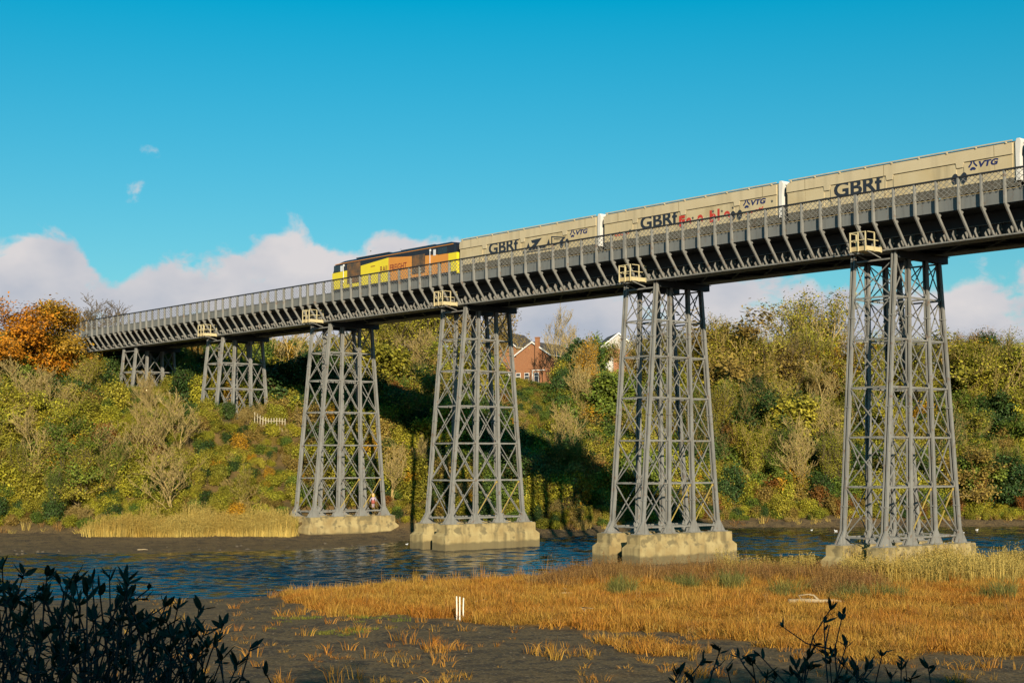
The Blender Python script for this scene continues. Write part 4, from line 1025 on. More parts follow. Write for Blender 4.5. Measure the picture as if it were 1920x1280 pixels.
# slope trees and bushes that can be told apart
def slope_plants(n, p0, p1, s0, s1, kinds, cols, h0, h1):
    for _ in range(n):
        px = rt.uniform(p0, p1); d = 0
        r = 0
        for _k in range(4): d = float(interp(px_r(px, d or 170), FOOT)) + rt.uniform(s0, s1) if _k == 0 else d; 
        k = rt.choice(kinds); H = rt.uniform(h0, h1)
        r = px_r(px, d); x, y = rd(r, d)
        if abs(y - YC) < 8.5 and hz(x, y) + H > 21: continue
        if 175 < px < 345 and d > 160: continue
        if 340 < px < 560 and d > 155: continue
        if 925 < px < 1062 and d > 178: continue
        if any(abs(x - q) < 4.5 and abs(y - YC) < 6.5 for q in PX): continue
        plant(k, px, d, H, rt.choice(cols), sxy=rt.uniform(.85, 1.25))
slope_plants(22, -60, 520, 2, 14, ['thin', 'upright', 'leafy', 'upright'], ['olive', 'lime', 'olive', 'brown', 'green'], 4.5, 7)
slope_plants(7, -60, 560, 1, 16, ['bare'], ['lime'], 5, 8)
slope_plants(8, 1150, 1600, 8, 34, ['bare'], ['lime'], 6, 9)
slope_plants(14, -60, 230, 14, 30, ['thin', 'leafy', 'ivy', 'bare'], ['olive', 'lime', 'amber', 'green'], 4.5, 6.5)
slope_plants(10, 225, 560, 16, 40, ['thin', 'leafy', 'twiggy', 'bushy'], ['brown', 'amber', 'olive', 'russet'], 3, 5)
slope_plants(22, 600, 1000, 6, 44, ['thin', 'ivy', 'leafy', 'bare'], ['olive', 'green', 'brown', 'dark', 'lime'], 5, 8)
slope_plants(28, 980, 1200, 6, 52, ['upright', 'thin', 'leafy', 'ivy', 'bare'], ['olive', 'green', 'brown', 'lime'], 4, 7.5)
slope_plants(52, 1200, 1600, 5, 44, ['upright', 'upright', 'thin', 'leafy', 'ivy'], ['olive', 'olive', 'lime', 'green', 'brown', 'dark'], 5.5, 9)
slope_plants(46, 1580, 2150, 4, 42, ['upright', 'thin', 'leafy', 'ivy', 'leafy'], ['lime', 'olive', 'olive', 'green', 'green', 'dark', 'brown'], 5.5, 8.5)

NUM = ['no', 'one', 'two', 'three', 'four', 'five', 'six', 'seven', 'eight', 'nine', 'ten', 'eleven', 'twelve']; NTH = ['', 'leftmost', 'second', 'third', 'fourth', 'fifth', 'sixth', 'seventh', 'eighth', 'ninth', 'tenth', 'eleventh']
same = {}
for q in PLANTED: same.setdefault(q[1], []).append(q)
for lab, qs in same.items():
    if len(qs) < 2: continue
    for i, q in enumerate(sorted(qs, key=lambda t: t[0])):
        q[2]['label'] = lab + ', ' + ('leftmost' if i == 0 else 'rightmost' if i == len(qs) - 1 else NTH[i + 1] + ' from left') + ' of ' + NUM[len(qs)]

# ------------------------------------------------------------------ masses nobody could count: scattered plants
def scatter_group(coll):
    ng = bpy.data.node_groups.new('scatter', 'GeometryNodeTree')
    ng.interface.new_socket('Geometry', in_out='INPUT', socket_type='NodeSocketGeometry'); ng.interface.new_socket('Geometry', in_out='OUTPUT', socket_type='NodeSocketGeometry')
    N = ng.nodes; Lk = ng.links; gi = N.new('NodeGroupInput'); go = N.new('NodeGroupOutput')
    iop = N.new('GeometryNodeInstanceOnPoints'); ci = N.new('GeometryNodeCollectionInfo'); ci.inputs['Collection'].default_value = coll
    ci.inputs['Separate Children'].default_value = True; ci.inputs['Reset Children'].default_value = True
    def na(nm, tp): n = N.new('GeometryNodeInputNamedAttribute'); n.data_type = tp; n.inputs['Name'].default_value = nm; return n.outputs[0]
    e2r = N.new('FunctionNodeEulerToRotation'); Lk.new(na('rot', 'FLOAT_VECTOR'), e2r.inputs[0])
    Lk.new(gi.outputs[0], iop.inputs['Points']); Lk.new(ci.outputs[0], iop.inputs['Instance']); iop.inputs['Pick Instance'].default_value = True
    Lk.new(na('pick', 'INT'), iop.inputs['Instance Index']); Lk.new(e2r.outputs[0], iop.inputs['Rotation']); Lk.new(na('scl', 'FLOAT_VECTOR'), iop.inputs['Scale'])
    Lk.new(iop.outputs[0], go.inputs[0]); return ng
def scatter(name, label, protos, pts, pick, rot, scl):
    coll = bpy.data.collections.new(name + '_plants')
    for j, (me, mats) in enumerate(protos):
        o = bpy.data.objects.new(f'{name}_plant_{j:02d}', me); coll.objects.link(o)
        for i, mm in enumerate(mats or []): o.material_slots[i].link = 'OBJECT'; o.material_slots[i].material = mm
    me = bpy.data.meshes.new(name); n = len(pts); me.vertices.add(n); me.vertices.foreach_set('co', np.asarray(pts, np.float32).ravel())
    a = me.attributes.new('pick', 'INT', 'POINT'); a.data.foreach_set('value', np.asarray(pick, np.int32))
    a = me.attributes.new('rot', 'FLOAT_VECTOR', 'POINT'); a.data.foreach_set('vector', np.asarray(rot, np.float32).ravel())
    a = me.attributes.new('scl', 'FLOAT_VECTOR', 'POINT'); a.data.foreach_set('vector', np.asarray(scl, np.float32).ravel())
    o = obj(name, me); md = o.modifiers.new('scatter', 'NODES'); md.node_group = scatter_group(coll)
    tag(o, label, kind='stuff'); return o

def joined_bush(nm, seed, H, trunks, per, size, jit, leaf, bark, keep=1.0, droop=.1, kids=6, spread=.85, up=.7, levels=3):
    rg = np.random.default_rng(seed); segs, tips = tree_skeleton(rg, H, spread, levels, .05, up, kids, trunks, droop)
    a = seg_mesh(nm, segs, M[bark], rmin=.017)
    if keep < 1: tips = tips[rg.random(len(tips)) < keep]
    C = np.repeat(tips, per, 0); C = C + rg.normal(size=C.shape) * jit; Nn = unit(unit(C - np.array([0, 0, H * .3])) * .6 + np.array([0, 0, .5]) + rg.normal(size=C.shape) * .5)
    V, F, v = leaf_quads(C, Nn, size * rg.uniform(.6, 1.25, len(C)), rg)
    nv = len(a.vertices); co = np.empty(nv * 3, np.float32); a.vertices.foreach_get('co', co); li = np.empty(len(a.loops), np.int32); a.loops.foreach_get('vertex_index', li)
    VV = np.concatenate([co.reshape(-1, 3), V]); FF = np.concatenate([li.reshape(-1, 4), F + nv]); me = np_mesh(nm, VV, FF, [M[bark], LM[leaf]], {'v': np.concatenate([np.full(nv, .5), v])})
    me.polygons.foreach_set('material_index', np.concatenate([np.zeros(len(li) // 4, np.int32), np.ones(len(F), np.int32)])); bpy.data.meshes.remove(a); return me
BUSH = []
bush_types = ['olive', 'lime', 'green', 'dark', 'brown', 'amber', 'russet', 'bare']
for j, lf in enumerate(bush_types):
    for q in range(2):
        if lf == 'bare': me = joined_bush('scrub_bush', 300 + q, 2.4, 7, 1, .08, .2, 'brown', 'twig', keep=.35, droop=.5, kids=8)
        else: me = joined_bush('scrub_bush', 200 + j * 3 + q, 2.2, 5, 7 if lf != 'brown' else 4, .098, .25, lf, 'twig' if lf in ('brown', 'olive', 'lime') else 'bark_dark')
        BUSH.append((me, None))
def scrub():
    rg = np.random.default_rng(77); P = []; K = []; S = []
    n = 11000; r = rg.uniform(-70, 105, n); d = rg.uniform(145, 250, n); x, y = rd(r, d); s = d - interp(r, FOOT); z = height(x, y)
    ok = (s > 1.0) & (s < 66); k = r / d * F_PX + 960
    vis = rg.random(n) < np.where(s > 48, .35, 1.0)
    # keep clear of the trestle legs, the deck and the houses
    for q in PX: ok &= ~((np.abs(x - q) < 3.2) & (np.abs(y - YC) < 6.0))
    ok &= ~((k > 935) & (k < 1045) & (d > 196)); ok &= ~((k > 1480) & (k < 1560) & (d > 226)); ok &= vis; r, d, x, y, s, z, k = [q[ok] for q in (r, d, x, y, s, z, k)]; n = len(x)
    c = fbm(x, y, 9.0, 41); c2 = fbm(x, y, 4.0, 43)
    T = np.zeros(n, int); u = rg.random(n)
    tabs = {'left': [.36, .22, .13, .10, .05, .03, .01, .13], 'mid': [.20, .05, .20, .26, .14, .02, .02, .11], 'right': [.40, .13, .18, .15, .06, .03, .02, .05]}
    for i in range(n):
        t = list(tabs['left'] if k[i] < 560 else tabs['mid'] if k[i] < 1150 else tabs['right'])
        if c[i] > .25: t[3] += .35; t[2] += .2
        if c[i] < -.3: t[4] += .3; t[7] += .25; t[5] += .05
        if c2[i] > .4: t[1] += .3
        if s[i] < 5 and k[i] > 1150: t[6] += .12; t[4] += .25
        t = np.cumsum(t) / sum(t); T[i] = int(np.searchsorted(t, u[i]))
    pick = np.minimum(T, 7) * 2 + rg.integers(0, 2, n); sc_ = rg.uniform(.6, 1.35, n) * np.where(s < 4, .6, 1.0)
    # low under the deck so nothing pokes through it
    sc_ = np.where((k > 205) & (k < 345) & (d > 160) & (d < 186), .4, sc_)
    sc_ = np.where((k > 350) & (k < 575) & (d > 153) & (d < 170), rg.uniform(.4, .75, n), sc_)
    sc_ = np.where((k > 945) & (k < 1042) & (d > 178), .5, sc_)
    sc_ = np.where((k > 466) & (k < 547) & (d > 153) & (d < 164.5), .36, sc_); sc_ = np.where((k > 308) & (k < 370) & (d > 167) & (d < 178), .3, sc_)
    sc_ = np.where((np.abs(y - YC) < 6) & (z > 17), .45, sc_)
    rot = np.stack([rg.normal(0, .15, n), rg.normal(0, .15, n), rg.uniform(0, 6.28, n)], -1); scl = np.stack([sc_ * rg.uniform(.9, 1.3, n), sc_ * rg.uniform(.9, 1.3, n), sc_ * rg.uniform(.85, 1.5, n)], -1)
    m2 = 12000; r2 = rg.uniform(-70, 105, m2); d2 = rg.uniform(145, 235, m2); x2, y2 = rd(r2, d2); s2 = d2 - interp(r2, FOOT); z2 = height(x2, y2); o2 = (s2 > .3) & (s2 < 50)
    for q in PX: o2 &= ~((np.abs(x2 - q) < 2.6) & (np.abs(y2 - YC) < 5.2))
    r2, x2, y2, z2 = r2[o2], x2[o2], y2[o2], z2[o2]; k2 = r2 / d2[o2] * F_PX + 960; fz = ~(((k2 > 466) & (k2 < 547) & (d2[o2] > 159) & (d2[o2] < 163)) | ((k2 > 308) & (k2 < 370) & (d2[o2] > 167) & (d2[o2] < 178))); x2, y2, z2 = x2[fz], y2[fz], z2[fz]; m2 = len(x2); t2 = np.array([0, 1, 2, 7, 4, 0, 1, 3])[rg.integers(0, 8, m2)] * 2 + rg.integers(0, 2, m2); q2 = rg.uniform(.3, .62, m2)
    x, y, z = np.concatenate([x, x2]), np.concatenate([y, y2]), np.concatenate([z, z2]); pick = np.concatenate([pick, t2])
    rot = np.concatenate([rot, np.stack([rg.normal(0, .2, m2), rg.normal(0, .2, m2), rg.uniform(0, 6.28, m2)], -1)]); scl = np.concatenate([scl, np.stack([q2 * 1.2, q2 * 1.2, q2], -1)])
    scatter('hillside_scrub', 'dense autumn scrub and brambles covering the far valley side', BUSH, np.stack([x, y, z - .1], -1), pick, rot, scl)
scrub()

# ------------------------------------------------------------------ grasses and reeds
def tuft(seed, n, H, spread, lean, w, leaf, plume=0.0, stems=0):
    """blades as two-segment tapering strips"""
    rg = np.random.default_rng(seed); a = rg.uniform(0, 6.283, n); rr = spread * np.sqrt(rg.random(n)); base = np.stack([rr * np.cos(a), rr * np.sin(a), np.zeros(n)], -1)
    b = a + rg.normal(0, .7, n); h = H * rg.uniform(.55, 1.15, n); ln = lean * rg.uniform(.2, 1.3, n)
    dr = np.stack([np.cos(b), np.sin(b), np.zeros(n)], -1); mid = base + dr * (ln * h * .35)[:, None] + np.array([0, 0, 1.]) * (h * .55)[:, None]
    tip = base + dr * (ln * h)[:, None] + np.array([0, 0, 1.]) * (h * (1 - .25 * ln))[:, None]
    pa = rg.uniform(0, 6.283, n); pw = np.stack([np.cos(pa), np.sin(pa), np.zeros(n)], -1) * (w * rg.uniform(.6, 1.3, n))[:, None]
    V = np.stack([base - pw, base + pw, mid - pw * .8, mid + pw * .8, tip - pw * .12, tip + pw * .12], 1).reshape(-1, 3); o = (np.arange(n) * 6)[:, None]
    F = np.concatenate([o + np.array([[0, 1, 3, 2]]), o + np.array([[2, 3, 5, 4]])]); v = np.repeat(rg.random(n), 6)
    if plume:
        C = np.repeat(tip, 5, 0) + rg.normal(size=(n * 5, 3)) * np.array([.03, .03, .09]); Vq, Fq, vq = leaf_quads(C, unit(rg.normal(size=C.shape)), np.full(len(C), plume), rg, .4)
        F = np.concatenate([F, Fq + len(V)]); V = np.concatenate([V, Vq]); v = np.concatenate([v, vq * .6])
    return (np_mesh('tuft', V, F, [LM[leaf]], {'v': v}), None)
def ground_scatter(name, label, protos, n, rlo, rhi, dlo, dhi, dens, smin, smax, seed, weights=None):
    rg = np.random.default_rng(seed); r = rg.uniform(rlo, rhi, n); d = rg.uniform(dlo, dhi, n); x, y = rd(r, d)
    ok = rg.random(n) < dens(x, y, r, d); r, d, x, y = r[ok], d[ok], x[ok], y[ok]; m = len(x); z = height(x, y)
    inside = np.zeros(m, bool)
    for q in PX[:4]:
        for s in (-1, 1): inside |= (np.abs(x - q - s * HX) < .97) & (np.abs(y - YC) < 5.52)
    keep = ~inside & (z > .02); x, y, z = x[keep], y[keep], z[keep]; m = len(x)
    s = rg.uniform(smin, smax, m); rot = np.stack([rg.normal(0, .06, m), rg.normal(0, .06, m), rg.uniform(0, 6.28, m)], -1)
    scatter(name, label, protos, np.stack([x, y, z - .02], -1), rg.integers(0, len(protos), m), rot, np.stack([s, s, s * rg.uniform(.6, 1.25, m) * np.clip(.95 + .75 * fbm(x, y, 1.7, 71), .35, 1.6)], -1))
    return m
T_marsh = [tuft(400 + i, 26, .34, .22, .9, .010, 'marsh') for i in range(5)]
T_marshtall = [tuft(410 + i, 16, .75, .18, .35, .012, 'marsh') for i in range(3)]
T_red = [tuft(420 + i, 16, .95, .25, .35, .014, 'marshred', plume=.03) for i in range(3)]
T_reed = [tuft(430 + i, 18, 1.2, .30, .25, .016, 'straw', plume=.05) for i in range(4)]
T_sedge = [tuft(440 + i, 36, .85, .16, .7, .011, 'sedge') for i in range(3)]
T_turf = [tuft(450 + i, 40, .14, .28, .8, .010, 'turf') for i in range(3)]
def patch(cx, cy, rx, ry):
    def f(px, py): return np.exp(-(((px - cx) / rx) ** 2 + ((py - cy) / ry) ** 2) ** 2)
    return f
def tallzone(x, y, r, d):
    px, py = pix_of(x, y); u = interp(r, NEAR) - d
    return px, py, u
def d_marsh(x, y, r, d): return marsh_density(x, y) * np.clip(.45 + .75 * smooth((fbm(x, y, 1.3, 77) + .55) / .7), 0, 1)
def d_tall(x, y, r, d):
    px, py, u = tallzone(x, y, r, d); n = fbm(x, y, 2.2, 51)
    return marsh_density(x, y) * np.clip(.10 + .5 * smooth((n - .1) / .5) + .4 * (u < 5) , 0, 1)
def d_red(x, y, r, d):
    px, py, u = tallzone(x, y, r, d); n = fbm(x, y, 2.0, 52)
    z_ = smooth((px - 960) / 120) * smooth((1640 - px) / 90) * smooth((13.5 - u) / 4) * smooth((n + .45) / .5)
    z2 = patch(1590, 1104, 60, 16)(px, py)
    return np.clip(z_ * .9 + z2, 0, 1) * (u > .1) * (d < 115)
def d_reed(x, y, r, d):
    px, py, u = tallzone(x, y, r, d); n = fbm(x, y, 1.8, 53)
    z_ = smooth((px - 1560) / 90) * smooth((15.5 - u) / 2.0) * smooth((n + .9) / .6)
    z2 = smooth((px - 1330) / 60) * smooth((1600 - px) / 60) * smooth((4.5 - u) / 2)
    return np.clip(z_ + z2 * .8, 0, 1) * (u > -.6) * (d < 118) * (d > 80)
def d_sedge(x, y, r, d):
    px, py, u = tallzone(x, y, r, d); t = 0
    for c in ((1165, 1112, 22, 10), (1290, 1097, 30, 9), (1375, 1101, 34, 9), (1430, 1055, 60, 12), (1590, 1122, 34, 8), (1655, 1124, 30, 7), (1870, 1125, 30, 8), (1480, 1115, 30, 7), (1760, 1090, 30, 8)): t = t + patch(*c)(px, py)
    return np.clip(t, 0, 1) * (u > 0)
def d_turf(x, y, r, d):
    px, py, u = tallzone(x, y, r, d); n = fbm(x, y, 1.5, 54)
    a = smooth((px - 1540) / 60) * smooth((u - 14.5) / .8) * smooth((18.0 - u) / 1.0)
    b = patch(620, 1168, 110, 22)(px, py) * smooth((n + .1) / .4) * .6
    return np.clip(a + b, 0, 1)
ground_scatter('marsh_grass', 'orange salt-marsh grass covering the near bank', T_marsh, 90000, -22, 60, 48, 112, d_marsh, .7, 1.5, 1)
ground_scatter('flattened_grass', 'matted and flattened pale grass lying between the marsh tufts', [tuft(490 + i, 30, .30, .35, 1.9, .010, 'straw' if i == 0 else 'marsh' if i == 1 else 'marshred') for i in range(3)], 24000, -22, 60, 50, 112, lambda x, y, r, d: marsh_density(x, y) * smooth((fbm(x, y, 3.1, 78) + .1) / .4) * .7, .6, 1.3, 12)
ground_scatter('dead_stems', 'thin dark dead stems scattered over the marsh', [tuft(495 + i, 7, .8, .12, .4, .012, 'marshred', plume=.025) for i in range(2)], 9000, -18, 60, 56, 112, lambda x, y, r, d: marsh_density(x, y) * smooth((fbm(x, y, 2.3, 79) - .05) / .4) * .35, .5, 1.1, 13)
ground_scatter('tall_marsh_grass', 'taller orange grass stems standing over the marsh', T_marshtall, 30000, -20, 60, 56, 112, d_tall, .5, 1.1, 2)
ground_scatter('dock_stems', 'russet dead dock stems along the marsh edge', T_red, 16000, -5, 45, 82, 112, d_red, .6, 1.15, 3)
ground_scatter('reed_bed', 'straw coloured reeds round the footing of the tallest trestle', T_reed, 26000, 8, 62, 82, 118, d_reed, .6, 1.2, 4)
ground_scatter('green_sedge', 'green sedge tussocks on the marsh', T_sedge, 9000, 0, 45, 70, 112, d_sedge, .7, 1.3, 5)
ground_scatter('green_turf', 'strip of short green turf below the straw coloured reeds', T_turf, 26000, -18, 50, 60, 108, d_turf, .8, 1.3, 6)
def d_sparse(x, y, r, d):
    n = fbm(x, y, 1.6, 61); k = r / np.maximum(d, 1); u = interp(r, NEAR) - d
    return (u > 1.2) * (1 - marsh_density(x, y)) * np.clip(.05 + .5 * smooth((n - .15) / .4) * smooth((k + .26) / .16), 0, 1) * smooth((k + .30) / .1) * .55
ground_scatter('mudflat_tufts', 'scattered dead tufts on the dark mud', [tuft(460 + i, 14, .26, .16, .9, .009, 'marsh') for i in range(4)], 30000, -30, 40, 48, 98, d_sparse, .45, 2.0, 7)
def d_farreed(x, y, r, d):
    s = d - interp(r, FOOT); k = r / d * F_PX + 960; n = fbm(x, y, 3.0, 63)
    return smooth((k - 150) / 70) * smooth((562 - k) / 20) * ((s > -4.6 + n) & (s < .8))
ground_scatter('far_reed_bed', 'band of golden reeds on the far mudbank at the left', [tuft(470 + i, 22, 1.35, .35, .14, .018, 'straw', plume=.05) for i in range(4)], 14000, -50, -15, 138, 160, d_farreed, .75, 1.15, 8)
def d_farfringe(x, y, r, d):
    s = d - interp(r, FOOT); return ((s > -1.6) & (s < 2.2)) * .6
ground_scatter('bankside_grass', 'rough brown grass fringe along the foot of the far slope', [tuft(480 + i, 24, .8, .4, .8, .018, 'straw' if i % 2 else 'marshred') for i in range(4)], 9000, -75, 110, 135, 196, d_farfringe, .6, 1.3, 9)
def d_nearbank(x, y, r, d):
    return ((d < 46) & (d > -3)) * .9
ground_scatter('bank_brambles', 'shaded brambles on the near bank below the viewpoint', [(BUSH[6][0], None), (BUSH[4][0], None), (BUSH[14][0], None)], 160, -14, 0, 9, 30, d_nearbank, .16, .3, 10)

# wood behind the viewpoint, whose shade lies over the near bank
def wood():
    rg = np.random.default_rng(88); n = 70; r = rg.uniform(-45, 60, n); d = rg.uniform(-38, -14, n); x, y = rd(r, d); z = height(x, y)
    me = [joined_bush('wood_tree', 900 + q, 9, 1, 7, .36, .5, 'olive', 'bark_dark', up=.5, kids=6, spread=.9, droop=0, levels=4) for q in range(3)]
    s = rg.uniform(.95, 1.15, n) * np.where(r > 36, 1.5, np.where((r > 9) & (r < 24), 1.12, 1.0)); scatter('riverside_wood', 'dense wood on the near bank behind the viewpoint', [(m_, None) for m_ in me], np.stack([x, y, z], -1), rg.integers(0, 3, n),
            np.stack([np.zeros(n), np.zeros(n), rg.uniform(0, 6.28, n)], -1), np.stack([s * 1.1, s * 1.1, s], -1))
wood()

# ------------------------------------------------------------------ foreground shrubs
def leaf_blade(seed):
    rg = np.random.default_rng(seed); mb = MB(); L = 1.0; n = 6; vs = []; fs = []
    for i in range(n + 1):
        t = i / n; w = .165 * math.sin(math.pi * min(1, t ** .85)) ** .8 + .004; zc = .16 * t * t + rg.normal(0, .008)
        vs += [(-w, t * L, zc + .10 * w * 2), (0, t * L, zc - .02), (w, t * L, zc + .10 * w * 2)]
    for i in range(n):
        a = i * 3; fs += [(a, a + 1, a + 4, a + 3), (a + 1, a + 2, a + 5, a + 4)]
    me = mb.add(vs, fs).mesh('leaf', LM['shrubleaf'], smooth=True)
    at = me.attributes.new('v', 'FLOAT', 'POINT'); at.data.foreach_set('value', np.full(len(vs), rg.uniform(.2, .9), np.float32)); return me
LEAFM = [leaf_blade(s) for s in range(4)]
def shrub(label, tips_px, seed, d0, base_px, leaf_len, limit, twigs=.75):
    """stems from a root to growing tips given as (px, py, depth); a whorl of leaves at each tip and along the shoots"""
    rg = np.random.default_rng(seed)
    def wp(px, py, d):
        v = pdir(px, py); dd = -v.x * SA + v.y * CA; t = d / dd; return np.array([v.x * t, v.y * t, ZC + v.z * t])
    bx, by = rd(px_r(base_px, d0), d0); base = np.array([bx, by, hz(bx, by) - .1])
    root = empty('leafy_shrub', tuple(base)); tag(root, label, 'shrub')
    stems = MB(); extra_V = []; extra_F = []; extra_v = []; cnt = 0; nv = 0
    leaves = []
    def whorl(p, d, k, L):
        for j in range(k):
            a = rg.uniform(0, 6.283); s1 = unit(np.cross(d, rg.normal(size=3))); dirn = unit(d * rg.uniform(.15, 1.2) + s1 * rg.uniform(.6, 1.1)); leaves.append((p - d * rg.uniform(0, .05), dirn, L * rg.uniform(.65, 1.2)))
    for (px, py, dep) in tips_px:
        tip = wp(px, py, dep); bpx = px + rg.uniform(-110, 40) * .8 + (base_px - px) * .25; qx, qy = rd(px_r(bpx, dep), dep + rg.uniform(-.2, .4)); b0 = np.array([qx, qy, max(hz(qx, qy) - .1, tip[2] - 1.5)])
        mid = b0 * .35 + tip * .65 + rg.normal(size=3) * np.array([.16, .16, .06]); q1 = b0 * .8 + mid * .2 + rg.normal(size=3) * .08; pts = []
        for t in np.linspace(0, 1, 11):
            p = (1 - t) ** 3 * b0 + 3 * (1 - t) ** 2 * t * q1 + 3 * (1 - t) * t * t * mid + t ** 3 * tip; pts.append(p + rg.normal(size=3) * .014 * (t < .98))
        stems.tube([tuple(p - base) for p in pts], [.011 - .008 * t for t in np.linspace(0, 1, 11)], 5)
        dtip = unit(pts[-1] - pts[-2]); whorl(pts[-1], unit(dtip + np.array([0, 0, .4])), int(rg.integers(4, 7)), leaf_len)
        for i in (4, 5, 6, 7, 8, 9):
            if rg.random() > twigs: continue
            sd = unit(rg.normal(size=3) * np.array([1, 1, .5]) + np.array([0, 0, .5])); ln = rg.uniform(.08, .30); c1 = pts[i] + sd * ln * .5 + rg.normal(size=3) * .02; e = pts[i] + sd * ln + np.array([0, 0, ln * .25])
            if e[2] > tip[2] + .05: continue
            stems.tube([tuple(pts[i] - base), tuple(c1 - base), tuple(e - base)], [.0055, .004, .0025], 4)
            if rg.random() < .82: whorl(e, unit(e - c1), int(rg.integers(3, 6)), leaf_len * rg.uniform(.7, 1.0))
            if rg.random() < .5: whorl(c1, sd, 2, leaf_len * .7)
    stems.build('stems', M['shrub_stem'], root)
    leaves = [leaves[i] for i in rg.permutation(len(leaves))]
    mb = MB()
    for i, (p, dirn, L) in enumerate(leaves):
        yv = Vector(dirn); zv = Vector((0, 0, 1)) + Vector(rg.normal(size=3) * .4); xv = yv.cross(zv).normalized(); zv = xv.cross(yv).normalized()
        mt = Matrix((xv, yv, zv)).transposed().to_4x4()
        if i < limit:
            o = obj('leaf', LEAFM[i % 4], root); o.matrix_local = Matrix.Translation(Vector(p - base)) @ mt @ Matrix.Scale(L, 4)
        else:
            me = LEAFM[i % 4]; T = Matrix.Translation(Vector(p - base)) @ mt @ Matrix.Scale(L, 4); b = len(mb.v)
            mb.v += [tuple(T @ q.co) for q in me.vertices]
            for f in me.polygons: mb.f.append([b + k for k in f.vertices]); mb.m.append(0)
    if mb.v:
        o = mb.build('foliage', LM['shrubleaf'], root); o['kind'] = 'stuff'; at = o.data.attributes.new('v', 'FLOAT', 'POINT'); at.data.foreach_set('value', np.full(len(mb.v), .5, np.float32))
rs = random.Random(3)
def top_left(px): return float(np.interp(px, [-60, 0, 60, 130, 190, 240, 300, 345, 385, 430, 470, 500], [1050, 1056, 1085, 1072, 1085, 1075, 1145, 1130, 1160, 1170, 1215, 1262]))
tips = [(4, 1062, 7), (48, 1066, 7), (88, 1078, 7.2), (140, 1078, 6.8), (172, 1080, 6.8), (205, 1076, 7), (238, 1074, 7), (310, 1136, 7), (335, 1132, 7.2), (378, 1140, 6.6), (420, 1168, 7), (470, 1212, 7), (448, 1238, 6.8), (492, 1250, 7)]
for _ in range(105):
    px = rs.uniform(-70, 420); py = top_left(px) + abs(rs.gauss(0, 1)) * 75 + 12; tips.append((px, min(py, 1330), rs.uniform(6.0, 8.0)))
shrub('dark leafy shrub filling the lower left corner', tips, 5, 7.0, 120, .072, 290, .8)
tips2 = [(1558, 1140, 8), (1580, 1150, 8), (1545, 1165, 8), (1520, 1240, 7.6), (1590, 1200, 8), (1490, 1245, 7.8), (1555, 1228, 8.2), (1585, 1240, 8), (1515, 1225, 7.9), (1500, 1260, 8.2)]
shrub('dark shrub with a tall forked stem at the bottom right', tips2, 6, 8.0, 1530, .07, 120)
tips3 = [(1352, 1212, 7.6), (1320, 1235, 7.4), (1362, 1250, 7.6), (1410, 1238, 7.8), (1270, 1262, 7.4), (1300, 1268, 7.6), (1440, 1260, 7.8)]
shrub('dark low shrub at the bottom, left of the tall forked one', tips3, 7, 7.5, 1370, .068, 90)
tips4 = [(1655, 1222, 8.2), (1632, 1240, 8.0), (1690, 1240, 8.2), (1672, 1262, 8), (1740, 1250, 8.3), (1610, 1258, 8), (1710, 1266, 8.2), (1585, 1268, 8.1)]
shrub('dark spreading shrub at the bottom right corner, right of the tall forked one', tips4, 8, 8.2, 1665, .068, 90)

# ------------------------------------------------------------------ small things
def on_ground(px, py, z=.5):
    for _ in range(4):
        v = pdir(px, py); t = (z - ZC) / v.z; x, y = v.x * t, v.y * t; z = hz(x, y)
    return x, y, z
for i, (px, py, top, lab) in enumerate(((856.5, 1161, 1118, 'left'), (862, 1163, 1119, 'middle'), (868.5, 1158, 1120, 'right'))):
    x, y, z = on_ground(px, py); h = (py - top) * 70.5 / F_PX
    mb = MB(); mb.tube([(0, 0, -.15), (.0, 0, h * .5), ((i - 1) * .02, 0, h)], [.033, .031, .030], 8); tag(mb.build('white_stake', M['stake'], loc=(x, y, z)), f'{lab} one of three white stakes standing in the orange marsh grass', 'stake', 'white stakes in the marsh')
def wood_piece(px, py, ln, rad, ang, label, name, forks=0, seed=0):
    rg = np.random.default_rng(seed); x, y, z = on_ground(px, py); c, s = math.cos(AX + ang), math.sin(AX + ang)
    pts = [(c * ln * (t - .5) + rg.normal(0, .03), s * ln * (t - .5) + rg.normal(0, .03), rad * .8 + .16 * rg.random() * ln * .3 * math.sin(t * 3.1)) for t in np.linspace(0, 1, 8)]
    mb = MB(); mb.tube(pts, [rad * (1 - .55 * t) * rg.uniform(.85, 1.15) for t in np.linspace(0, 1, 8)], 8)
    for k in range(forks):
        p = pts[2 + k * 2 % 5]; mb.tube([p, (p[0] + rg.normal(0, .25), p[1] + rg.normal(0, .25), p[2] + .15 + .2 * rg.random()), (p[0] + rg.normal(0, .4), p[1] + rg.normal(0, .4), p[2] + .25 + .2 * rg.random())], [rad * .5, rad * .35, rad * .15], 6)
    tag(mb.build(name, M['drift'], loc=(x, y, z + .04), smooth=True), label, 'driftwood', 'driftwood on the marsh')
wood_piece(1530, 1134, 2.9, .15, R(4), 'thick bleached log lying on the marsh below the reeds', 'driftwood_log', 2, 1)
wood_piece(1098, 1156, 1.5, .06, R(8), 'pale crooked driftwood branch in the orange grass', 'driftwood_branch', 2, 2)
wood_piece(1064, 1148, .5, .035, R(70), 'short pale stick left of the crooked driftwood branch', 'driftwood_branch', 0, 3)
wood_piece(900, 1140, 1.1, .03, R(20), 'thin curved pale branch right of the white stakes', 'driftwood_branch', 2, 4)
wood_piece(1246, 1154, .7, .03, R(-40), 'small pale stick leaning in the grass in the middle of the marsh', 'driftwood_branch', 0, 5)
wood_piece(715, 1114, 1.9, .03, R(4), 'long thin pale branch at the left point of the marsh', 'driftwood_branch', 0, 6)
wood_piece(1066, 1114, .9, .045, R(15), 'pale stick near the water at the middle of the marsh edge', 'driftwood_branch', 1, 7)
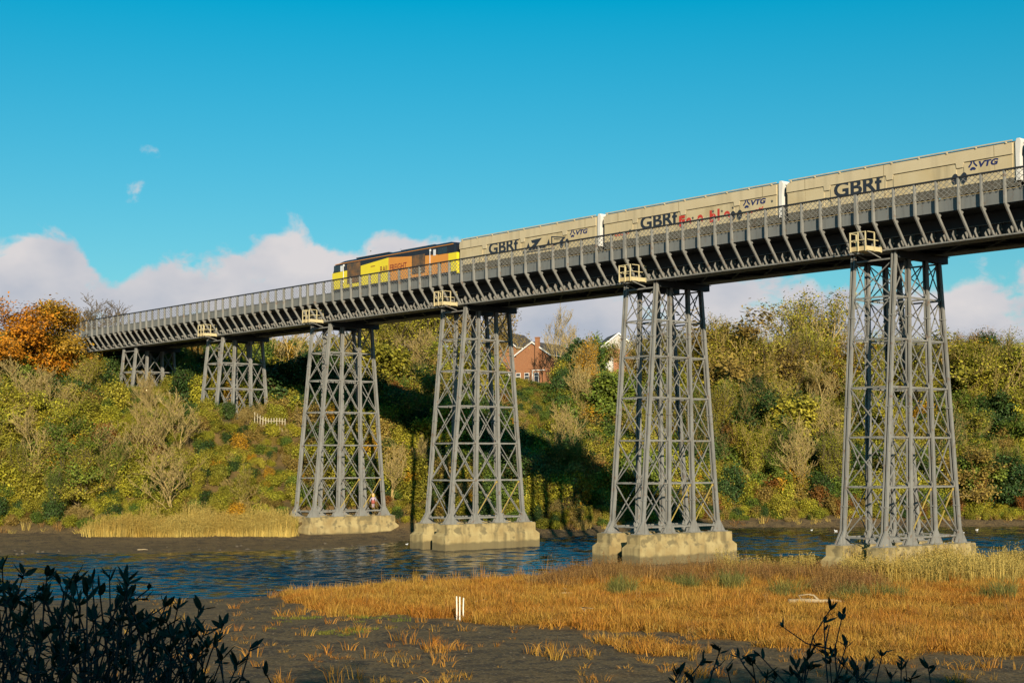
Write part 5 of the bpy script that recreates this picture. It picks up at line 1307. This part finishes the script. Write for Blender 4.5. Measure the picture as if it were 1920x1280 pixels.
wood_piece(1500, 983, 5.2, .16, R(3), 'long pale log stranded on the far shore left of the tallest trestle', 'driftwood_log', 1, 8)
wood_piece(60, 1000, 7.0, .12, R(2), 'long pale branch stranded on the far mudbank at the left edge', 'driftwood_branch', 3, 9)
wood_piece(268, 1039, .9, .06, R(0), 'small pale piece of wood at the far waterline on the left', 'driftwood_branch', 0, 10)

def stones():
    rg = np.random.default_rng(4)
    mb = MB()
    phi = (1 + 5 ** .5) / 2; ico = [(-1, phi, 0), (1, phi, 0), (-1, -phi, 0), (1, -phi, 0), (0, -1, phi), (0, 1, phi), (0, -1, -phi), (0, 1, -phi), (phi, 0, -1), (phi, 0, 1), (-phi, 0, -1), (-phi, 0, 1)]
    fc = [(0, 11, 5), (0, 5, 1), (0, 1, 7), (0, 7, 10), (0, 10, 11), (1, 5, 9), (5, 11, 4), (11, 10, 2), (10, 7, 6), (7, 1, 8), (3, 9, 4), (3, 4, 2), (3, 2, 6), (3, 6, 8), (3, 8, 9), (4, 9, 5), (2, 4, 11), (6, 2, 10), (8, 6, 7), (9, 8, 1)]
    n = 900
    for _ in range(n):
        if rg.random() < .2: r = rg.uniform(-60, 90); d = float(interp(r, FAR)) + rg.uniform(.2, 7); s = rg.uniform(.05, .22)
        else: r = rg.uniform(-28, 30); d = rg.uniform(54, 90); s = rg.uniform(.02, .07)
        x, y = rd(r, d); z = hz(x, y)
        if z < .02: continue
        q = rg.uniform(.6, 1.2, 3) * s / 1.9; j = rg.uniform(.8, 1.2, 12)
        mb.add([(x + v[0] * q[0] * j[i], y + v[1] * q[1] * j[i], z + v[2] * q[2] * j[i] * .7) for i, v in enumerate(ico)], fc)
    o = mb.build('shore_stones', M['rock'], smooth=False); tag(o, 'stones and debris scattered along the tidal shores', kind='stuff')
    mb = MB()
stones()

def bird(px, py, s, label, rz):
    v = pdir(px, py); t = -ZC / v.z; x, y = v.x * t, v.y * t
    root = empty('white_bird', (x, y, 0), AX + rz); root.scale = (s, s, s); tag(root, label, 'bird', 'white birds on the river')
    mb = MB(); mb.tube([(-.30, 0, .10), (-.2, 0, .12), (0, 0, .11), (.18, 0, .13), (.24, 0, .24), (.25, 0, .33), (.31, 0, .34)], [.015, .07, .12, .09, .045, .05, .012], 10); mb.build('body', M['bird'], root, smooth=True)
    for sy in (-1, 1):
        MB().prism([(-.34, .12), (.12, .13), (.10, .22), (-.10, .24), (-.34, .16)], 'y', sy * .12 - .012, sy * .12 + .012).build('wing', M['bird'], root)
bird(1567, 996, 0.62, 'white bird floating left of the tallest trestle', R(160))
bird(1832, 994, 0.55, 'white bird at the water just right of the tallest trestle', R(20))
bird(1806, 999, 0.45, 'small white bird beside the right foot of the tallest trestle', R(200))
bird(1522, 994, 0.40, 'tiny white bird on the water farther left of the tallest trestle', R(10))
bird(763, 1021, 0.45, 'white bird on the mud left of the third trestle footing', R(40))

def palisade(px0, px1, py, d, label, h=1.5):
    for dt in np.arange(d - 8, d + 10, .25):                 # stand it where the slope meets that bearing
        gx, gy = rd(px_r((px0 + px1) / 2, dt), dt)
        if pix_of(gx, gy, hz(gx, gy))[1] < py: d = float(dt); break
    r0, r1 = px_r(px0, d), px_r(px1, d); n = int((r1 - r0) / .30); x, y = rd((r0 + r1) / 2, d); root = empty('palisade_fence', (x, y, 0), AX)
    tag(root, label, 'fence'); pm = MB().prism([(-.05, 0), (.05, 0), (.05, h - .08), (0, h), (-.05, h - .08)], 'y', -.02, .02).mesh('pale', M['fence'])
    zs = []
    for i in range(n + 1):
        r = r0 + (r1 - r0) * i / max(n, 1); gx, gy = rd(r, d); z = hz(gx, gy); zs.append((r - (r0 + r1) / 2, z)); obj('pale', pm, root, (r - (r0 + r1) / 2, 0, z))
    L = (r1 - r0) / 2
    for k in (.3, h - .35):
        mb = MB()
        for (a0, z0), (a1, z1) in zip(zs[:-1], zs[1:]): mb.beam((a0, .04, z0 + k), (a1, .04, z1 + k), .035, .06)
        mb.build('rail', M['fence'], root)
palisade(478, 535, 812, 162.0, 'pale palisade fence below the short trestle second from the left')
palisade(318, 362, 754, 176.0, 'pale palisade fence below the shortest trestle')

def figure():
    """small blonde figure in a pink and white top, hung at the bracing on the mudbank trestle"""
    v = pdir(699.5, 951); Y0 = 89.3; t = Y0 / v.y; p = v * t; root = empty('hanging_figure', (p.x, p.y, p.z + ZC), AX); tag(root, 'small blonde figure in pink and red, hung in the bracing of the mudbank trestle', 'figure')
    def skin(name, vv, ee, rad, m):
        me = bpy.data.meshes.new(name); me.from_pydata(vv, ee, []); me.materials.append(m); o = obj(name, me, root)
        md = o.modifiers.new('skin', 'SKIN'); sl = me.skin_vertices[0] if me.skin_vertices else None
        if not me.skin_vertices:
            bpy.context.view_layer.objects.active = o; me.attributes
        return o
    mb = MB()
    # legs, hips, trunk, neck and head as one lofted surface; arms join at the shoulders
    mb.tube([(0, 0, .62), (0, 0, .78), (0, 0, .95), (0, 0, 1.06), (0, 0, 1.12), (0, 0, 1.20), (0, 0, 1.30), (0, 0, 1.40), (0, 0, 1.46)], [.15, .13, .16, .12, .05, .10, .12, .09, .02], 12)
    for s in (-1, 1):
        mb.tube([(s * .07, 0, .66), (s * .075, -.03, .36), (s * .08, .0, .08), (s * .08, -.08, .02)], [.075, .055, .04, .03], 8)
        mb.tube([(s * .12, 0, 1.02), (s * .24, -.03, .86), (s * .30, -.10, .70), (s * .31, -.13, .62)], [.05, .042, .034, .03], 8)
    mb.build('body', M['cloth_pink'], root, smooth=True)
    mb = MB(); mb.tube([(0, 0, .42), (0, 0, .62), (0, 0, .76)], [.21, .19, .15], 14); mb.build('skirt', M['cloth_red'], root, smooth=True)
    mb = MB(); mb.tube([(0, .03, 1.04), (0, .05, 1.2), (0, .03, 1.36), (0, .01, 1.49)], [.13, .16, .145, .03], 12); mb.build('hair', M['hair'], root, smooth=True)
figure()
